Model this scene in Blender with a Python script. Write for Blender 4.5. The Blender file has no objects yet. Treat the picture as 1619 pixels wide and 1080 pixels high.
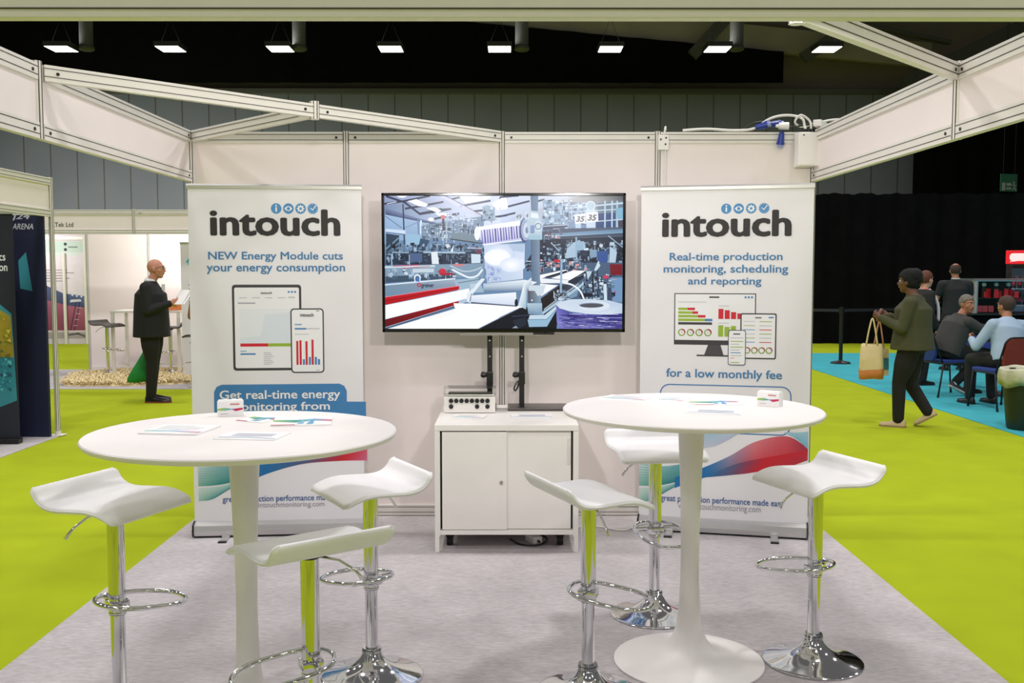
import bpy, bmesh, math, random
from math import sin, cos, pi, radians as R
from mathutils import Vector as V, Matrix as M4, noise

SC = bpy.context.scene
COL = SC.collection

# ------------------------------------------------------------------ camera
FOC = 1574.0
cam_d = bpy.data.cameras.new('camera')
cam_d.sensor_width = 36.0
cam_d.lens = FOC / 1619.0 * 36.0
cam_d.clip_end = 200
cam = bpy.data.objects.new('camera', cam_d)
COL.objects.link(cam)
cam.location = (0, 0, 1.59)
cam.rotation_euler = (R(90) - math.atan(110 / FOC), 0, -3.5 / FOC)
SC.camera = cam

# ------------------------------------------------------------------ view, world, hall lights
SC.view_settings.view_transform = 'Standard'
SC.view_settings.look = 'None'
SC.view_settings.gamma = 1
SC.view_settings.use_curve_mapping = False
SC.view_settings.exposure = 0.0
W = bpy.data.worlds.new('hall_ambience')
SC.world = W
W.use_nodes = True
W.node_tree.nodes['Background'].inputs['Color'].default_value = (1.0, 0.97, 0.95, 1)
W.node_tree.nodes['Background'].inputs['Strength'].default_value = 0.13

LAMP_POWER = 150.0
LAMP_COLOR = (1.0, 0.965, 0.96)


def lamp(x, y, z=8.17, power=None, size=0.7):
    d = bpy.data.lights.new('high_bay_light', 'AREA')
    d.shape = 'SQUARE'
    d.size = size
    d.energy = power or LAMP_POWER
    d.color = LAMP_COLOR
    o = bpy.data.objects.new('high_bay_light', d)
    o.location = (x, y, z)
    COL.objects.link(o)
    return o


for ly in (-18, -12, -6, 0, 6, 12, 18, 24):
    for lx in (-10.0, -3.5, 3.0, 9.4):
        lamp(lx, ly, power=LAMP_POWER * (0.62 if ly < 2 else (1.5 if ly == 6 else 0.95)))

# ------------------------------------------------------------------ materials
def lin(c):
    r = []
    for v in c[:3]:
        v = v / 255.0
        r.append(v / 12.92 if v <= 0.04045 else ((v + 0.055) / 1.055) ** 2.4)
    return tuple(r) + (1.0,)


MATS = {}


def mat(name, rgb, rough=0.55, metal=0.0, vary=0.04, scale=8.0, bump=0.0, bscale=200.0, coat=0.0, emit=None, estr=1.0, spec=0.5, stretch=None):
    if name in MATS:
        return MATS[name]
    m = bpy.data.materials.new(name)
    m.use_nodes = True
    nt = m.node_tree
    b = nt.nodes['Principled BSDF']
    c = lin(rgb)
    b.inputs['Roughness'].default_value = rough
    b.inputs['Metallic'].default_value = metal
    b.inputs['Specular IOR Level'].default_value = spec
    b.inputs['Coat Weight'].default_value = coat
    tc = nt.nodes.new('ShaderNodeTexCoord')
    src = tc.outputs['Object']
    if stretch:
        mp = nt.nodes.new('ShaderNodeMapping')
        mp.inputs['Scale'].default_value = stretch
        nt.links.new(src, mp.inputs['Vector'])
        src = mp.outputs['Vector']
    n = nt.nodes.new('ShaderNodeTexNoise')
    n.inputs['Scale'].default_value = scale
    n.inputs['Detail'].default_value = 4
    nt.links.new(src, n.inputs['Vector'])
    r = nt.nodes.new('ShaderNodeValToRGB')
    e = r.color_ramp.elements
    e[0].position, e[1].position = 0.3, 0.7
    e[0].color = tuple(max(0, v * (1 - vary)) for v in c[:3]) + (1,)
    e[1].color = tuple(min(1, v * (1 + vary)) for v in c[:3]) + (1,)
    nt.links.new(n.outputs['Fac'], r.inputs['Fac'])
    nt.links.new(r.outputs['Color'], b.inputs['Base Color'])
    if bump:
        n2 = nt.nodes.new('ShaderNodeTexNoise')
        n2.inputs['Scale'].default_value = bscale
        nt.links.new(src, n2.inputs['Vector'])
        bp = nt.nodes.new('ShaderNodeBump')
        bp.inputs['Strength'].default_value = bump
        bp.inputs['Distance'].default_value = 0.01
        nt.links.new(n2.outputs['Fac'], bp.inputs['Height'])
        nt.links.new(bp.outputs['Normal'], b.inputs['Normal'])
    if emit:
        b.inputs['Emission Color'].default_value = lin(emit)
        b.inputs['Emission Strength'].default_value = estr
    MATS[name] = m
    return m


def print_mat(name, emissive=False, rough=0.6):
    """ink or pixels: the colour comes from the mesh's own colour attribute"""
    if name in MATS:
        return MATS[name]
    m = bpy.data.materials.new(name)
    m.use_nodes = True
    nt = m.node_tree
    b = nt.nodes['Principled BSDF']
    a = nt.nodes.new('ShaderNodeVertexColor')
    a.layer_name = 'ink'
    b.inputs['Roughness'].default_value = rough
    if emissive:
        b.inputs['Base Color'].default_value = (0.004, 0.004, 0.004, 1)
        b.inputs['Roughness'].default_value = 0.25
        b.inputs['Specular IOR Level'].default_value = 0.25
        nt.links.new(a.outputs['Color'], b.inputs['Emission Color'])
        b.inputs['Emission Strength'].default_value = 1.0
    else:
        nt.links.new(a.outputs['Color'], b.inputs['Base Color'])
    MATS[name] = m
    return m


def carpet_mat(name, rgb, scale=900, vary=0.18, blotch=0.06, streak=None):
    m = bpy.data.materials.new(name)
    m.use_nodes = True
    nt = m.node_tree
    b = nt.nodes['Principled BSDF']
    b.inputs['Roughness'].default_value = 0.95
    b.inputs['Specular IOR Level'].default_value = 0.1
    c = lin(rgb)
    tc = nt.nodes.new('ShaderNodeTexCoord')
    mp = nt.nodes.new('ShaderNodeMapping')
    mp.inputs['Scale'].default_value = streak or (1, 1, 1)
    nt.links.new(tc.outputs['Object'], mp.inputs['Vector'])
    n1 = nt.nodes.new('ShaderNodeTexNoise')
    n1.inputs['Scale'].default_value = scale
    n1.inputs['Detail'].default_value = 3
    n2 = nt.nodes.new('ShaderNodeTexNoise')
    n2.inputs['Scale'].default_value = 3.0
    n2.inputs['Detail'].default_value = 5
    nt.links.new(mp.outputs['Vector'], n1.inputs['Vector'])
    nt.links.new(tc.outputs['Object'], n2.inputs['Vector'])
    r1 = nt.nodes.new('ShaderNodeMapRange')
    r1.inputs['From Min'].default_value, r1.inputs['From Max'].default_value = 0.3, 0.7
    r1.inputs['To Min'].default_value, r1.inputs['To Max'].default_value = 1 - vary, 1 + vary
    r2 = nt.nodes.new('ShaderNodeMapRange')
    r2.inputs['From Min'].default_value, r2.inputs['From Max'].default_value = 0.3, 0.7
    r2.inputs['To Min'].default_value, r2.inputs['To Max'].default_value = 1 - blotch, 1 + blotch
    nt.links.new(n1.outputs['Fac'], r1.inputs['Value'])
    nt.links.new(n2.outputs['Fac'], r2.inputs['Value'])
    mu = nt.nodes.new('ShaderNodeMath')
    mu.operation = 'MULTIPLY'
    nt.links.new(r1.outputs['Result'], mu.inputs[0])
    nt.links.new(r2.outputs['Result'], mu.inputs[1])
    vm = nt.nodes.new('ShaderNodeVectorMath')
    vm.operation = 'SCALE'
    vm.inputs[0].default_value = c[:3]
    nt.links.new(mu.outputs['Value'], vm.inputs['Scale'])
    nt.links.new(vm.outputs['Vector'], b.inputs['Base Color'])
    bp = nt.nodes.new('ShaderNodeBump')
    bp.inputs['Strength'].default_value = 0.25
    bp.inputs['Distance'].default_value = 0.004
    nt.links.new(n1.outputs['Fac'], bp.inputs['Height'])
    nt.links.new(bp.outputs['Normal'], b.inputs['Normal'])
    MATS[name] = m
    return m


# ------------------------------------------------------------------ object helpers
def tag(o, label=None, cat=None, group=None, kind=None):
    if label:
        o['label'] = label
    if cat:
        o['category'] = cat
    if group:
        o['group'] = group
    if kind:
        o['kind'] = kind
    return o


def thing(name, label, cat, loc=(0, 0, 0), rz=0.0, group=None, kind=None):
    o = bpy.data.objects.new(name, None)
    o.empty_display_size = 0.1
    COL.objects.link(o)
    o.location = loc
    o.rotation_euler = (0, 0, rz)
    return tag(o, label, cat, group, kind)


def copy_tree(o, parent=None):
    c = o.copy()
    COL.objects.link(c)
    if parent:
        c.parent = parent
    for ch in list(o.children):
        copy_tree(ch, c)
    return c


class MB:
    """collects shapes, then build() links them as one mesh object"""

    def __init__(s):
        s.bm = bmesh.new()

    def box(s, c, size, rot=None, bevel=0.0):
        g = bmesh.ops.create_cube(s.bm, size=1.0)
        vs = g['verts']
        m = M4.Translation(V(c)) @ (rot.to_4x4() if rot is not None else M4()) @ M4.Diagonal(V(size).to_4d())
        m[3][3] = 1
        bmesh.ops.transform(s.bm, matrix=m, verts=vs)
        if bevel > 0:
            es = list({e for v in vs for e in v.link_edges})
            bmesh.ops.bevel(s.bm, geom=es, offset=bevel, segments=2, affect='EDGES', profile=0.6)
        return s

    def bx(s, x0, x1, y0, y1, z0, z1, bevel=0.0):
        return s.box(((x0 + x1) / 2, (y0 + y1) / 2, (z0 + z1) / 2), (abs(x1 - x0), abs(y1 - y0), abs(z1 - z0)), None, bevel)

    def bar(s, p0, p1, w, h, up=(0, 0, 1), bevel=0.0):
        """rectangular bar from p0 to p1: w across, h along up"""
        p0, p1 = V(p0), V(p1)
        d = (p1 - p0)
        L = d.length
        d.normalize()
        side = d.cross(V(up)).normalized()
        u = side.cross(d)
        rot = M4((side, d, u)).transposed()
        return s.box((p0 + p1) / 2, (w, L, h), rot, bevel)

    def cyl(s, p0, p1, r0, r1=None, seg=20, cap=True):
        r1 = r0 if r1 is None else r1
        p0, p1 = V(p0), V(p1)
        d = (p1 - p0).normalized()
        a = V((1, 0, 0)) if abs(d.x) < 0.8 else V((0, 1, 0))
        u = d.cross(a).normalized()
        w = d.cross(u)
        ra = [s.bm.verts.new(p0 + (u * cos(2 * pi * k / seg) + w * sin(2 * pi * k / seg)) * r0) for k in range(seg)]
        rb = [s.bm.verts.new(p1 + (u * cos(2 * pi * k / seg) + w * sin(2 * pi * k / seg)) * r1) for k in range(seg)]
        for k in range(seg):
            s.bm.faces.new((ra[k], ra[(k + 1) % seg], rb[(k + 1) % seg], rb[k]))
        if cap:
            s.bm.faces.new(ra[::-1])
            s.bm.faces.new(rb)
        return s

    def tube(s, pts, r, seg=8, closed=False):
        pts = [V(p) for p in pts]
        n = len(pts)
        rings = []
        prev = None
        for i, p in enumerate(pts):
            if closed:
                d = pts[(i + 1) % n] - pts[i - 1]
            else:
                d = pts[min(i + 1, n - 1)] - pts[max(i - 1, 0)]
            if d.length < 1e-9:
                d = V((0, 0, 1))
            d.normalize()
            if prev is None:
                a = V((0, 0, 1)) if abs(d.z) < 0.9 else V((1, 0, 0))
                u = d.cross(a).normalized()
            else:
                u = (prev - d * prev.dot(d))
                u = u.normalized() if u.length > 1e-6 else d.orthogonal().normalized()
            prev = u
            w = d.cross(u)
            rr = r[i] if isinstance(r, (list, tuple)) else r
            rings.append([s.bm.verts.new(p + (u * cos(2 * pi * k / seg) + w * sin(2 * pi * k / seg)) * rr) for k in range(seg)])
        m = n if closed else n - 1
        for i in range(m):
            a, b = rings[i], rings[(i + 1) % n]
            for k in range(seg):
                s.bm.faces.new((a[k], a[(k + 1) % seg], b[(k + 1) % seg], b[k]))
        if not closed:
            s.bm.faces.new(rings[0][::-1])
            s.bm.faces.new(rings[-1])
        return s

    def lathe(s, prof, c=(0, 0, 0), seg=48, sx=1.0, sy=1.0):
        """profile [(r,z)...] around z"""
        c = V(c)
        rings = []
        for r, z in prof:
            if r < 1e-6:
                rings.append([s.bm.verts.new(c + V((0, 0, z)))])
            else:
                rings.append([s.bm.verts.new(c + V((r * sx * cos(2 * pi * k / seg), r * sy * sin(2 * pi * k / seg), z))) for k in range(seg)])
        for a, b in zip(rings, rings[1:]):
            if len(a) == 1 and len(b) == 1:
                continue
            for k in range(seg):
                k2 = (k + 1) % seg
                if len(a) == 1:
                    s.bm.faces.new((a[0], b[k2], b[k]))
                elif len(b) == 1:
                    s.bm.faces.new((a[k], a[k2], b[0]))
                else:
                    s.bm.faces.new((a[k], a[k2], b[k2], b[k]))
        return s

    def prism(s, poly, y0, y1, axis='y'):
        """poly in two axes, extruded along the third"""
        def P(a, b, t):
            return V((a, t, b)) if axis == 'y' else (V((t, a, b)) if axis == 'x' else V((a, b, t)))
        A = [s.bm.verts.new(P(a, b, y0)) for a, b in poly]
        B = [s.bm.verts.new(P(a, b, y1)) for a, b in poly]
        s.bm.faces.new(A)
        s.bm.faces.new(B[::-1])
        n = len(poly)
        for k in range(n):
            s.bm.faces.new((A[k], B[k], B[(k + 1) % n], A[(k + 1) % n]))
        return s

    def ball(s, c, r, seg=16, rings=10, rot=None):
        r = (r, r, r) if isinstance(r, (int, float)) else r
        g = bmesh.ops.create_uvsphere(s.bm, u_segments=seg, v_segments=rings, radius=1.0)
        m = M4.Translation(V(c)) @ (rot.to_4x4() if rot is not None else M4()) @ M4.Diagonal((r[0], r[1], r[2], 1))
        bmesh.ops.transform(s.bm, matrix=m, verts=g['verts'])
        return s

    def capsule(s, p0, p1, r0, r1, seg=14):
        s.cyl(p0, p1, r0, r1, seg)
        s.ball(p0, r0, seg, 8)
        s.ball(p1, r1, seg, 8)
        return s

    def build(s, name, m, parent=None, smooth=False, remesh=0.0, relax=0, mods=(), angle=None):
        bmesh.ops.recalc_face_normals(s.bm, faces=s.bm.faces)
        me = bpy.data.meshes.new(name)
        s.bm.to_mesh(me)
        s.bm.free()
        o = bpy.data.objects.new(name, me)
        COL.objects.link(o)
        if m:
            me.materials.append(m)
        if remesh:
            md = o.modifiers.new('r', 'REMESH')
            md.mode = 'VOXEL'
            md.voxel_size = remesh
            if relax:
                sm = o.modifiers.new('s', 'SMOOTH')
                sm.iterations = relax
                sm.factor = 0.5
            dg = bpy.context.evaluated_depsgraph_get()
            new = bpy.data.meshes.new_from_object(o.evaluated_get(dg))
            o.modifiers.clear()
            o.data = new
            bpy.data.meshes.remove(me)
            me = new
            me.name = name
            if not me.materials:
                me.materials.append(m)
            smooth = True
        if smooth:
            me.polygons.foreach_set('use_smooth', [True] * len(me.polygons))
            if angle:
                me.set_sharp_from_angle(angle=R(angle))
        if parent:
            o.parent = parent
        return o


class Ink:
    """flat coloured shapes on a plane facing local -Y; colours are those of the ink"""

    def __init__(s, y=0.0, step=0.00005):
        s.v, s.f, s.c = [], [], []
        s.lim = None
        s.y, s.step, s.n = y, step, 0

    def poly(s, pts, col, layer=None):
        if layer is None:
            s.n += 1
            layer = s.n
        y = s.y - 0.0006 - s.step * layer
        if s.lim:
            x0, z0, x1, z1 = s.lim
            pts = [(min(max(p[0], x0), x1), min(max(p[1], z0), z1)) for p in pts]
        b = len(s.v)
        s.v += [(p[0], y, p[1]) for p in pts]
        s.f.append(tuple(range(b, b + len(pts))))
        if isinstance(col[0], (int, float)):
            col = [col] * len(pts)
        s.c += [lin(k) for k in col]
        return s

    def rect(s, x0, z0, x1, z1, col, layer=None):
        return s.poly([(x0, z0), (x1, z0), (x1, z1), (x0, z1)], col, layer)

    def line(s, pts, w, col):
        s.n += 1
        for a, b in zip(pts, pts[1:]):
            a, b = V((a[0], a[1])), V((b[0], b[1]))
            d = (b - a)
            if d.length < 1e-9:
                continue
            d.normalize()
            n = V((-d.y, d.x)) * w / 2
            e = d * w * 0.2
            s.poly([a - n - e, b - n + e, b + n + e, a + n - e], col, s.n)
        return s

    def disc(s, x, z, r, col, seg=24, rz=None, a0=0, a1=360):
        rz = r if rz is None else rz
        pts = [(x + r * cos(R(a0 + (a1 - a0) * k / seg)), z + rz * sin(R(a0 + (a1 - a0) * k / seg))) for k in range(seg + (0 if a1 - a0 == 360 else 1))]
        if a1 - a0 != 360:
            pts.append((x, z))
        return s.poly(pts, col)

    def glow(s, x, z, rx, rz, mid, rim, seg=24):
        s.n += 1
        for k in range(seg):
            a, b = 2 * pi * k / seg, 2 * pi * (k + 1) / seg
            s.poly([(x, z), (x + rx * cos(a), z + rz * sin(a)), (x + rx * cos(b), z + rz * sin(b))], [mid, rim, rim], s.n)
        return s

    def ring(s, x, z, r, w, col, a0=0, a1=360, seg=24):
        pts = [(x + r * cos(R(a0 + (a1 - a0) * k / seg)), z + r * sin(R(a0 + (a1 - a0) * k / seg))) for k in range(seg + 1)]
        return s.line(pts, w, col)

    def strip(s, top, bot, ctop, cbot):
        """ribbon between two polylines of equal length, colours blended from point to point"""
        s.n += 1
        for i in range(len(top) - 1):
            s.poly([bot[i], bot[i + 1], top[i + 1], top[i]], [cbot[i], cbot[i + 1], ctop[i + 1], ctop[i]], s.n)
        return s

    def rrect(s, x0, z0, x1, z1, r, col):
        return s.poly(rrect_pts(x0, z0, x1, z1, r), col)

    def build(s, name, m, parent=None):
        me = bpy.data.meshes.new(name)
        me.from_pydata(s.v, [], s.f)
        at = me.color_attributes.new('ink', 'FLOAT_COLOR', 'POINT')
        for i, c in enumerate(s.c):
            at.data[i].color = c
        me.materials.append(m)
        o = bpy.data.objects.new(name, me)
        COL.objects.link(o)
        if parent:
            o.parent = parent
        return o


def rrect_pts(x0, z0, x1, z1, r, k=6):
    out = []
    for cx, cz, a in ((x1 - r, z1 - r, 0), (x0 + r, z1 - r, 90), (x0 + r, z0 + r, 180), (x1 - r, z0 + r, 270)):
        for i in range(k + 1):
            t = R(a + 90 * i / k)
            out.append((cx + r * cos(t), cz + r * sin(t)))
    return out


def smooth_curve(pts, n=8):
    """Catmull-Rom through 2D or 3D points"""
    P = [V(p) for p in pts]
    P = [P[0] * 2 - P[1]] + P + [P[-1] * 2 - P[-2]]
    out = []
    for i in range(1, len(P) - 2):
        for k in range(n):
            t = k / n
            out.append(0.5 * ((2 * P[i]) + (P[i + 1] - P[i - 1]) * t + (2 * P[i - 1] - 5 * P[i] + 4 * P[i + 1] - P[i + 2]) * t * t
                              + (3 * P[i] - P[i - 1] - 3 * P[i + 1] + P[i + 2]) * t ** 3))
    out.append(P[-2])
    return out


def letters(text, bold=0.0, shear=0.0, space=1.0):
    cu = bpy.data.curves.new('lettering', 'FONT')
    cu.body = text
    cu.shear = shear
    cu.space_character = space
    cu.resolution_u = 3
    o = bpy.data.objects.new('lettering', cu)
    COL.objects.link(o)
    me = bpy.data.meshes.new_from_object(o)
    COL.objects.unlink(o)
    bpy.data.objects.remove(o)
    bpy.data.curves.remove(cu)
    if bold:
        # heavier strokes: the outline's copies spread a little to all sides
        bm = bmesh.new()
        bm.from_mesh(me)
        for k in range(8):
            n0 = len(bm.verts)
            bm.from_mesh(me)
            bm.verts.ensure_lookup_table()
            dx, dy = bold * cos(R(45 * k)), bold * 0.75 * sin(R(45 * k))
            for v in bm.verts[n0:]:
                v.co.x += dx
                v.co.y += dy
                v.co.z += (k + 1) * 0.00004
        bm.to_mesh(me)
        bm.free()
    return me


def lettering(name, lines, m, parent, y=0.0):
    """lines: (text, x0, z0, x1, z1, bold, slant, spacing) each fitted to its box on a plane facing local -Y; a mesh per line"""
    for ln in lines:
        text, x0, z0, x1, z1, bold, sh, sp = (tuple(ln) + (0.0, 0.0, 1.0)[len(ln) - 5:])
        me = letters(text, bold, sh, sp)
        me.name = name
        n = len(me.vertices)
        xs = [v.co.x for v in me.vertices]
        ys = [v.co.y for v in me.vertices]
        a, b, c, d = min(xs), max(xs), min(ys), max(ys)
        for v in me.vertices:
            v.co = V((x0 + (v.co.x - a) / (b - a) * (x1 - x0), y - 0.0035 - v.co.z, z0 + (v.co.y - c) / (d - c) * (z1 - z0)))
        me.materials.clear()
        me.materials.append(m)
        o = bpy.data.objects.new(name, me)
        COL.objects.link(o)
        if parent:
            o.parent = parent


# ------------------------------------------------------------------ common materials
shell_white = mat('shell_panel_white', (240, 230, 227), 0.6, vary=0.015, scale=3)
alu_white = mat('coated_aluminium', (228, 224, 216), 0.4, vary=0.02, scale=12)
groove = mat('dark_groove', (70, 66, 60), 0.7)
bolt_dark = mat('bolt_dark', (52, 50, 48), 0.4, 0.6)
chrome = mat('chrome', (225, 225, 228), 0.07, 1.0, vary=0.01)
white_gloss = mat('white_lacquer', (236, 232, 230), 0.4, vary=0.01)
white_matt = mat('white_paint', (238, 235, 230), 0.45, vary=0.015)
seat_white = mat('seat_white_vinyl', (247, 246, 248), 0.4, vary=0.01, bump=0.04, bscale=350)
black_plastic = mat('black_plastic', (16, 15, 16), 0.35, vary=0.1)
black_metal = mat('black_metal', (24, 21, 20), 0.45, 0.2, vary=0.1)
black_cloth = mat('black_cloth', (9, 9, 11), 0.95, vary=0.25, scale=4, spec=0.1)
silver = mat('satin_aluminium', (205, 204, 203), 0.35, 0.7, vary=0.03, stretch=(0.2, 1, 30))
paper = mat('white_paper', (246, 245, 244), 0.5, vary=0.01)
ink = print_mat('printed_ink')
pixels = print_mat('screen_pixels', True)
logo_black = mat('ink_black', (36, 32, 32), 0.6)
ink_blue = mat('ink_blue', (66, 124, 172), 0.6, vary=0.01)
ink_white = mat('ink_white', (240, 240, 242), 0.6, vary=0.01)
ink_navy = mat('ink_dark_blue', (52, 92, 150), 0.6, vary=0.01)
ink_grey = mat('ink_grey', (150, 145, 155), 0.6, vary=0.01)

# ================================================================== THE SETTING
CX = -0.05                     # centre line of the stand
SL, SR, SB, SF = CX - 1.98, CX + 1.98, 6.405, 2.30    # its left, right, back and front
TOP, FB = 2.48, 2.16           # top of the shell scheme, underside of the fascia boards

green_carpet = carpet_mat('lime_green_carpet', (163, 178, 30), 500, 0.10, 0.05)
grey_carpet = carpet_mat('grey_carpet', (186, 181, 182), 75, 0.15, 0.07, streak=(0.4, 1.5, 1))
cyan_carpet = carpet_mat('cyan_carpet', (70, 172, 184), 500, 0.10, 0.05)

m = MB(); m.bx(-30, 30, -22, 39, -0.2, 0)
tag(m.build('floor', green_carpet), 'lime green carpeted hall floor', 'floor', kind='structure')


def laid_carpet(name, x0, x1, y0, y1, z, mt, label):
    b = MB(); b.bx(x0, x1, y0, y1, 0.0, z, 0.0015)
    return tag(b.build(name, mt), label, 'carpet')


laid_carpet('stand_carpet', SL, SR, SF - 0.02, SB + 0.03, 0.006, grey_carpet, 'grey carpet under the two round tables and the stools')
laid_carpet('side_carpet', -8.0, -4.36, 5.0, 9.62, 0.006, grey_carpet, 'grey carpet under the dark blue display at the left edge')
laid_carpet('booth_carpet', -9.5, -2.3, 13.45, 16.15, 0.006, grey_carpet, 'grey carpet of the white booth behind the man in the suit')
laid_carpet('catering_carpet', 4.95, 24, 3.0, 19.4, 0.006, cyan_carpet, 'turquoise blue carpet under the chairs, bin and barrier post')

# far hall wall of tall grey panels
def hall_wall_mat():
    m = bpy.data.materials.new('hall_wall_panels')
    m.use_nodes = True
    nt = m.node_tree
    b = nt.nodes['Principled BSDF']
    b.inputs['Roughness'].default_value = 0.6
    tc = nt.nodes.new('ShaderNodeTexCoord')
    sx = nt.nodes.new('ShaderNodeSeparateXYZ')
    nt.links.new(tc.outputs['Object'], sx.inputs['Vector'])

    def math_(op, a, bv=None):
        n = nt.nodes.new('ShaderNodeMath')
        n.operation = op
        if hasattr(a, 'links'):
            nt.links.new(a, n.inputs[0])
        else:
            n.inputs[0].default_value = a
        if bv is not None:
            if hasattr(bv, 'links'):
                nt.links.new(bv, n.inputs[1])
            else:
                n.inputs[1].default_value = bv
        return n.outputs[0]
    fx = math_('FRACT', math_('ADD', sx.outputs['X'], 100.35))
    seam = math_('LESS_THAN', fx, 0.05)
    n = nt.nodes.new('ShaderNodeTexNoise')
    n.inputs['Scale'].default_value = 0.6
    nt.links.new(tc.outputs['Object'], n.inputs['Vector'])
    r = nt.nodes.new('ShaderNodeValToRGB')
    r.color_ramp.elements[0].color = lin((110, 117, 128))
    r.color_ramp.elements[1].color = lin((126, 132, 143))
    nt.links.new(n.outputs['Fac'], r.inputs['Fac'])
    mx = nt.nodes.new('ShaderNodeMix')
    mx.data_type = 'RGBA'
    nt.links.new(seam, mx.inputs['Factor'])
    nt.links.new(r.outputs['Color'], mx.inputs['A'])
    mx.inputs['B'].default_value = lin((84, 86, 84))
    nt.links.new(mx.outputs['Result'], b.inputs['Base Color'])
    return m


m = MB(); m.bx(-30, 30, 38, 38.3, 0, 8.25)
tag(m.build('wall_back', hall_wall_mat()), 'far hall wall of tall grey panels', 'wall', kind='structure')
m = MB(); m.bx(-30, 30, 37.9, 38.3, 8.25, 8.47, 0.03)
tag(m.build('trim_1', mat('wall_cap', (84, 86, 82), 0.5)), 'grey capping rail along the far hall wall', 'trim', kind='structure')
upper_brown = mat('upper_wall_brown', (128, 120, 104), 0.8, vary=0.12, scale=0.5)
m = MB(); m.bx(-30, 30, 38.6, 38.9, 8.2, 20)
tag(m.build('wall_upper', upper_brown), 'dim brown wall above the grey panels', 'wall', kind='structure')
m = MB(); m.bx(-30, 30, 28.5, 39, 14.5, 14.7)
tag(m.build('ceiling', mat('ceiling_dark', (84, 79, 70), 0.9)), 'dark hall ceiling', 'ceiling', kind='structure')
beam_mat = mat('roof_steel', (74, 74, 68), 0.7, vary=0.1)
# sloping roof girder over the black cloth, and steel braces
m = MB(); m.bar((-8.0, 37.4, 11.85), (15.5, 37.4, 9.55), 0.3, 0.9, bevel=0.02)
tag(m.build('trim_2', mat('girder_beige', (150, 143, 124), 0.8, vary=0.1, scale=1)), 'sloping beige roof girder above the black cloth', 'girder', kind='structure')
for k, (a, b, w) in enumerate((((3.9, 36.8, 12.3), (16.0, 36.8, 9.9), 0.14), ((6.6, 36.6, 9.4), (9.2, 36.6, 12.2), 0.42), ((10.6, 36.6, 9.3), (14.6, 36.6, 12.0), 0.42), ((14.2, 36.4, 8.3), (23.0, 36.4, 12.6), 0.55))):
    m = MB(); m.bar(a, b, 0.3, w, bevel=0.02)
    tag(m.build('trim_%d' % (k + 3), beam_mat), 'dark steel roof brace', 'brace', kind='structure')


# black cloth hung high on the far wall: a pleated sheet with a sloping top edge
def cloth_sheet(name, x0, x1, y, z0, top, mt, label, cat='curtain', pitch=0.35, depth=0.10, th=0.05, n=240):
    bm = bmesh.new()
    rows = []
    for k in range(n + 1):
        x = x0 + (x1 - x0) * k / n
        yy = y + depth * 0.5 * (sin(2 * pi * x / pitch) + 0.5 * sin(2 * pi * x / pitch / 2.7 + 1))
        t = top(x)
        rows.append([bm.verts.new((x, yy, z0)), bm.verts.new((x, yy, t)), bm.verts.new((x, yy + th, t)), bm.verts.new((x, yy + th, z0))])
    for a, b in zip(rows, rows[1:]):
        for i in range(4):
            bm.faces.new((a[i], b[i], b[(i + 1) % 4], a[(i + 1) % 4]))
    bm.faces.new(rows[0])
    bm.faces.new(rows[-1][::-1])
    q = MB(); q.bm.free(); q.bm = bm
    return tag(q.build(name, mt, smooth=True, angle=40), label, cat)


cloth_sheet('black_cloth', -29.5, 10.0, 37.0, 8.5, lambda x: 10.85 - max(0.0, (x + 3.4)) * 0.092 if x > -3.4 else 10.85 + (-3.4 - x) * 0.05, black_cloth,
            'black cloth hung high above the grey wall panels, behind the row of ceiling lights', depth=0.08, pitch=1.3)
cloth_sheet('tall_black_curtain', 14.6, 29.5, 36.2, 0.0, lambda x: 8.35, black_cloth,
            'tall black curtain behind the green exit sign on the far right', depth=0.15, pitch=0.9)
cloth_sheet('black_drape', 6.55, 24.0, 22.1, 0.0, lambda x: 3.31 + 0.015 * sin(9 * x) + 0.01 * sin(23 * x), black_cloth,
            'long black floor-length drape behind the seated visitors and the barrier post', depth=0.08, pitch=0.5, n=420)

# ceiling fixtures
lamp_glow = mat('lamp_glow', (255, 255, 255), 0.5, emit=(255, 250, 240), estr=6.0)
lamp_body = mat('lamp_housing', (40, 40, 40), 0.5)
light0 = None
LX = (-13.26, -10.03, -6.79, -3.52, -0.30, 2.98, 6.15, 9.39)
LW = ('leftmost rectangular ceiling light, beside a hanging duct', 'second ceiling light from the left, over the dark cloth',
      'third ceiling light from the left, beside a hanging duct', 'fourth ceiling light from the left, over the dark cloth',
      'fifth ceiling light from the left, left of the middle duct', 'sixth ceiling light from the left, right of the middle duct',
      'seventh ceiling light from the left, in front of the girder end', 'rightmost ceiling light, under the sloping roof braces')
for x, lb in zip(LX, LW):
    if light0 is None:
        light0 = t = thing('ceiling_light', lb, 'ceiling light', (x, 30, 8.17), group='row of hall ceiling lights')
        b = MB(); b.bx(-0.37, 0.37, -0.42, 0.42, 0.0, 0.14, 0.02); b.build('housing', lamp_body, t)
        b = MB(); b.bx(-0.33, 0.33, -0.38, 0.38, -0.012, 0.004); b.build('diffuser', lamp_glow, t)
        b = MB()
        for sx in (-0.3, 0.3):
            b.cyl((sx, 0, 0.14), (0, 0, 0.9), 0.006, seg=6)
        b.cyl((0, 0, 0.9), (0, 0, 6.4), 0.012, seg=6)
        b.build('suspension_cable', black_cloth, t)
    else:
        t = copy_tree(light0)
        tag(t, lb)
        t.location = (x, 30, 8.17)
    lamp(x, 30, 8.14, 60.0)
    added_uplight = lamp(x, 30, 8.34, 22.0)
    added_uplight.rotation_euler = (R(180), 0, 0)      # upward lamp added over each fixture to brighten the upper wall
duct0 = None
duct_mat = mat('duct_grey', (70, 72, 66), 0.6, 0.0, vary=0.08)
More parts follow.
